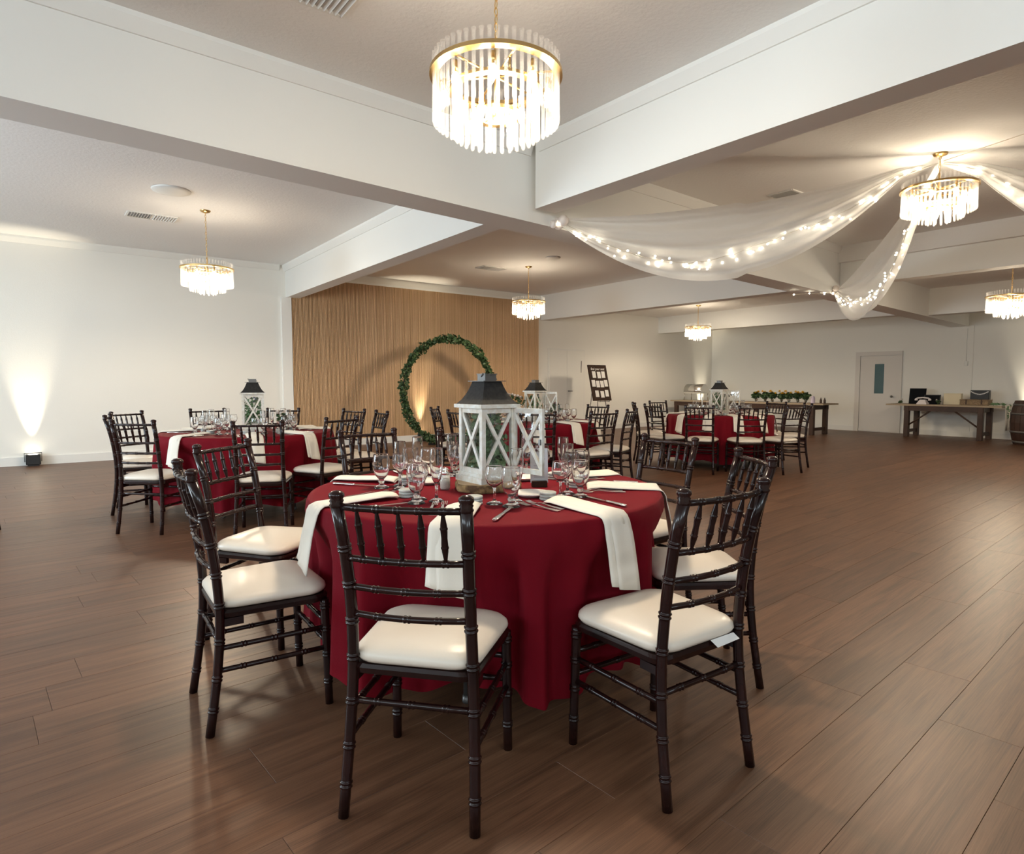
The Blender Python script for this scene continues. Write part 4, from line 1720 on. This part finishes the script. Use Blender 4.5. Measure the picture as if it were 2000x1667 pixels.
for x, zz in cards:
    MB().box(x - .058, x + .058, -.016, -.0125, zz, zz + .165, M).build('table_card', 'paper', t)


# ------------------------------------------------------------------ farmhouse tables along the end wall
def farm_table(x0, x1, y0, y1, label, over=.22, over_far=None):
    over_far = over if over_far is None else over_far
    t = thing('farmhouse_table', label, 'table', ((x0 + x1) / 2, (y0 + y1) / 2, 0))
    hx, hy = (x1 - x0) / 2, (y1 - y0) / 2
    n = 5
    for k in range(n):
        MB().box(-hx + 2 * hx * k / n + .002, -hx + 2 * hx * (k + 1) / n - .002, -hy - over, hy + over_far, .715, .750).build('top_board', 'farm_top', t)
    for sx in (-1, 1):
        MB().box(sx * (hx - .04) - .018, sx * (hx - .04) + .018, -hy, hy, .60, .715).build('apron', 'farm_wood', t)
        for sy in (-1, 1):
            MB().bevel_box(sx * (hx - .06) - .05, sx * (hx - .06) + .05, sy * (hy - .06) - .05, sy * (hy - .06) + .05, 0, .715, .006).build('leg', 'farm_wood', t)
    for sy in (-1, 1):
        MB().box(-hx + .02, hx - .02, sy * (hy - .06) - .02, sy * (hy - .06) + .02, .10, .17).build('foot_rail', 'farm_wood', t)
        MB().box(-hx + .02, hx - .02, sy * (hy - .06) - .02, sy * (hy - .06) + .02, .60, .715).build('end_apron', 'farm_wood', t)
        MB().tube([(-hx + .06, sy * (hy - .08), .26), (-hx + .06, sy * (hy - .55), .62)], .018, 6).build('brace', 'farm_wood', t)
    return t


farm_table(16.02, 16.70, 4.46, 6.0, 'dark farmhouse table with guest book things beside the painted door', .31, .38)
farm_table(14.65, 15.40, 7.40, 9.35, 'dark farmhouse table under the row of sunflower posies')
farm_table(14.65, 15.40, 9.85, 11.45, 'dark farmhouse table under the silver chafing dish', .12)
FZ = .751
# guest-book table things
o = MB().box(-.01, .01, -.17, .17, 0, .36, Matrix.Rotation(R(8), 4, 'Y')).build('letter_board', 'black_board', None, (16.42, 5.87, FZ))
tag(o, 'tall black letter board standing behind the white telephone', 'board')
t = thing('chalkboard', 'small low black framed board beside the letter board', 'board', (16.38, 5.55, FZ))
MB().box(-.008, .008, -.16, .16, 0, .21, Matrix.Rotation(R(8), 4, 'Y')).build('board', 'black_board', t)
m = MB()
Mr = Matrix.Rotation(R(8), 4, 'Y')
m.box(-.013, .010, -.165, -.15, 0, .215, Mr)
m.box(-.013, .010, .15, .165, 0, .215, Mr)
m.box(-.013, .010, -.165, .165, .20, .215, Mr)
m.build('frame', 'black', t)
t = thing('telephone', 'white vintage rotary telephone on the guest book table', 'telephone', (16.14, 5.65, FZ), R(90))
m = MB()
m.loft([[(sx * w, sy * d, zz) for sx, sy in ((-1, -1), (1, -1), (1, 1), (-1, 1))] for w, d, zz in ((.10, .085, 0), (.10, .085, .02), (.07, .06, .07), (.055, .035, .105))], False)
m.build('body', 'phone', t)
m = MB().tube([(-.13, 0, .125), (-.10, 0, .14), (0, 0, .152), (.10, 0, .14), (.13, 0, .125)], [.018, .016, .014, .016, .018], 8)
for s_ in (-1, 1):
    m.lathe([(.02, -.045), (.034, -.04), (.03, -.01), (.012, .005)], 12, s_ * .135, 0, .13, cap=True)
m.build('handset', 'phone', t)
MB().lathe([(.001, 0), (.045, 0), (.045, .012), (.02, .016), (.001, .016)], 20, M=Matrix.Translation((0, -.072, .035)) @ Matrix.Rotation(R(55), 4, 'X')).build('dial', 'steel', t)
o = MB().bevel_box(-.05, .05, -.17, .17, 0, .25, .006).build('cream_box', 'cream_board', None, (16.42, 5.15, FZ))
tag(o, 'plain cream upright box on the guest book table', 'box')
t = thing('wicker_trunk', 'low brown wicker trunk at the end of the guest book table', 'trunk', (16.36, 4.70, FZ))
MB().bevel_box(-.14, .14, -.26, .26, 0, .10, .008).build('body', 'rattan', t)
MB().bevel_box(-.145, .145, -.265, .265, .102, .125, .008).build('lid', 'rattan', t)
m = MB()
for s_ in (-1, 1):
    m.box(-.152, -.143, s_ * .14 - .012, s_ * .14 + .012, .02, .125)
m.build('straps', 'farm_wood', t)
t = thing('card_case', 'black card case with a white garland standing on the wicker trunk', 'case', (16.38, 4.63, FZ + .125))
MB().bevel_box(-.06, .06, -.17, .17, 0, .20, .008).build('case', 'black', t)
m = MB()
pts = [(-.066, -.15 + .3 * k / 14, .165 - .055 * math.sin(PI * k / 14)) for k in range(15)]
for p in pts:
    m.add([(p[0], p[1] - .012, p[2] + .012), (p[0], p[1] + .012, p[2] + .012), (p[0] - .003, p[1], p[2] - .016), (p[0] + .003, p[1], p[2] - .014)], [(0, 1, 2), (0, 1, 3), (1, 2, 3), (0, 2, 3)])
m.build('garland', 'paper', t)
t = thing('table_runner', 'white cloth runner with trailing greenery hanging off the guest book table', 'runner', (16.36, 4.325, FZ))
m = MB()
path = [(.10, .003), (.0, .003), (-.17, .003), (-.185, -.004), (-.192, -.05), (-.20, -.30), (-.20, -.52)]
m.loft([[(-.16, y, z), (-.05, y - .006, z), (.05, y + .004, z), (.16, y, z), (.16, y + (.003 if z < 0 else 0), z + .003), (-.16, y + (.003 if z < 0 else 0), z + .003)] for y, z in path], True)
m.build('cloth', 'linen', t)
m = MB()
rr = random.Random(9)
for k in range(90):
    q = rr.random()
    y = .085 - .26 * min(1, q * 1.4)
    z = .02 if q < .7 else .02 - .32 * (q - .7) / .3
    if q >= .7:
        y = -.215
    one_leaf(m, Vector((rr.gauss(-.05, .05), y + rr.uniform(-.02, .02), z + rr.uniform(0, .03))), .05, rr)
stuff(m.build('leaves', 'leaf', t))
for k, (y, sz) in enumerate(((6.14, .05), (5.36, .05))):
    posy(16.2, y, FZ, ('tiny leafy posy at the door end of the guest book table', 'tiny leafy posy beside the cream box')[k], .05, sz, 'petal_white', 1, 18, 40 + k, vase=False)

# barrel
t = thing('barrel', 'dark oak barrel with iron hoops beside the guest book table', 'barrel', (15.83, 3.60, 0))
nst = 20
for k in range(nst):
    a0, a1 = 2 * PI * (k + .03) / nst, 2 * PI * (k + .97) / nst
    rings = []
    for zz, r_ in ((0, .275), (.15, .315), (.30, .342), (.45, .35), (.60, .342), (.75, .315), (.88, .28)):
        rings.append([(r_ * math.cos(a0), r_ * math.sin(a0), zz), (r_ * math.cos(a1), r_ * math.sin(a1), zz), ((r_ - .025) * math.cos(a1), (r_ - .025) * math.sin(a1), zz), ((r_ - .025) * math.cos(a0), (r_ - .025) * math.sin(a0), zz)])
    MB().loft(rings, False).build('stave', 'barrel_wood', t)
for zz, r_ in ((.06, .293), (.26, .337), (.62, .341), (.80, .303)):
    MB().lathe([(r_, zz - .02), (r_ + .006, zz - .02), (r_ + .006, zz + .02), (r_, zz + .02)], 32).build('iron_hoop', 'grey_metal', t)
MB().lathe([(.001, .85), (.262, .85), (.262, .865), (.001, .865)], 24).build('head', 'barrel_wood', t)

# buffet things
t = thing('chafing_dish', 'silver roll-top chafing dish on the buffet', 'chafing dish', (15.0, 10.95, FZ), R(90))
m = MB()
for sx in (-1, 1):
    for sy in (-1, 1):
        m.tube([(sx * .28, sy * .17, 0), (sx * .27, sy * .16, .20)], .012, 8)
m.box(-.30, .30, -.19, .19, .19, .23)
m.build('stand', 'steel', t)
m = MB()
n = 14
m.loft([[(x, .185 * math.cos(PI * k / n), .235 + .22 * math.sin(PI * k / n)) for k in range(n + 1)] for x in (-.29, .29)], True)
m.build('roll_top', 'steel', t)
m = MB().tube([(-.10, -.20, .30), (-.10, -.235, .30), (.10, -.235, .30), (.10, -.20, .30)], .008, 6)
m.build('handle', 'black', t)
t = thing('serving_bowl', 'dark low serving bowl on the buffet', 'bowl', (15.0, 9.98, FZ + .001))
MB().lathe([(.001, .10), (.06, .10), (.09, .115), (.19, .17), (.20, .18), (.185, .18), (.08, .125), (.001, .12)], 24).build('bowl', 'farm_wood', t)
MB().lathe([(.001, 0), (.10, 0), (.09, .015), (.03, .03), (.03, .10)], 16).build('stand', 'farm_wood', t)
YL = (9.0, 8.78, 8.56, 8.34, 8.12, 7.92, 7.70)
for k, y in enumerate(YL):
    posy(14.85 + .05 * (k % 2), y, FZ, 'sunflower posy in a clear vase, ' + (ORD[k + 1] if k else 'nearest the chafing dish') + (' along the row from the chafing dish' if k else ''), .17, .112, 'petal_yellow', 4, 110, 60 + k, 'sunflower posies on the buffet', True, .085, .055)
o = MB().lathe([(.001, 0), (.045, 0), (.048, .01), (.048, .13), (.030, .16), (.030, .17), (.001, .171)], 16).build('lilac_jar', 'lilac', None, (14.86, 7.53, FZ))
tag(o, 'pale lilac jar at the end of the sunflower row', 'jar')
for k, y in enumerate((7.36, 7.27)):
    t = thing('bottle', ('small dark bottle beside the lilac jar on the buffet', 'small dark bottle at the very end of the buffet')[k], 'bottle', (14.9, y, FZ), 0, 'small bottles on the buffet end')
    MB().lathe([(.001, 0), (.024, 0), (.026, .005), (.026, .08), (.012, .105), (.011, .12)], 12, cap=True).build('body', 'farm_wood', t)
    MB().lathe([(.013, .12), (.013, .135), (.001, .136)], 10).build('cap', 'grey_metal', t)
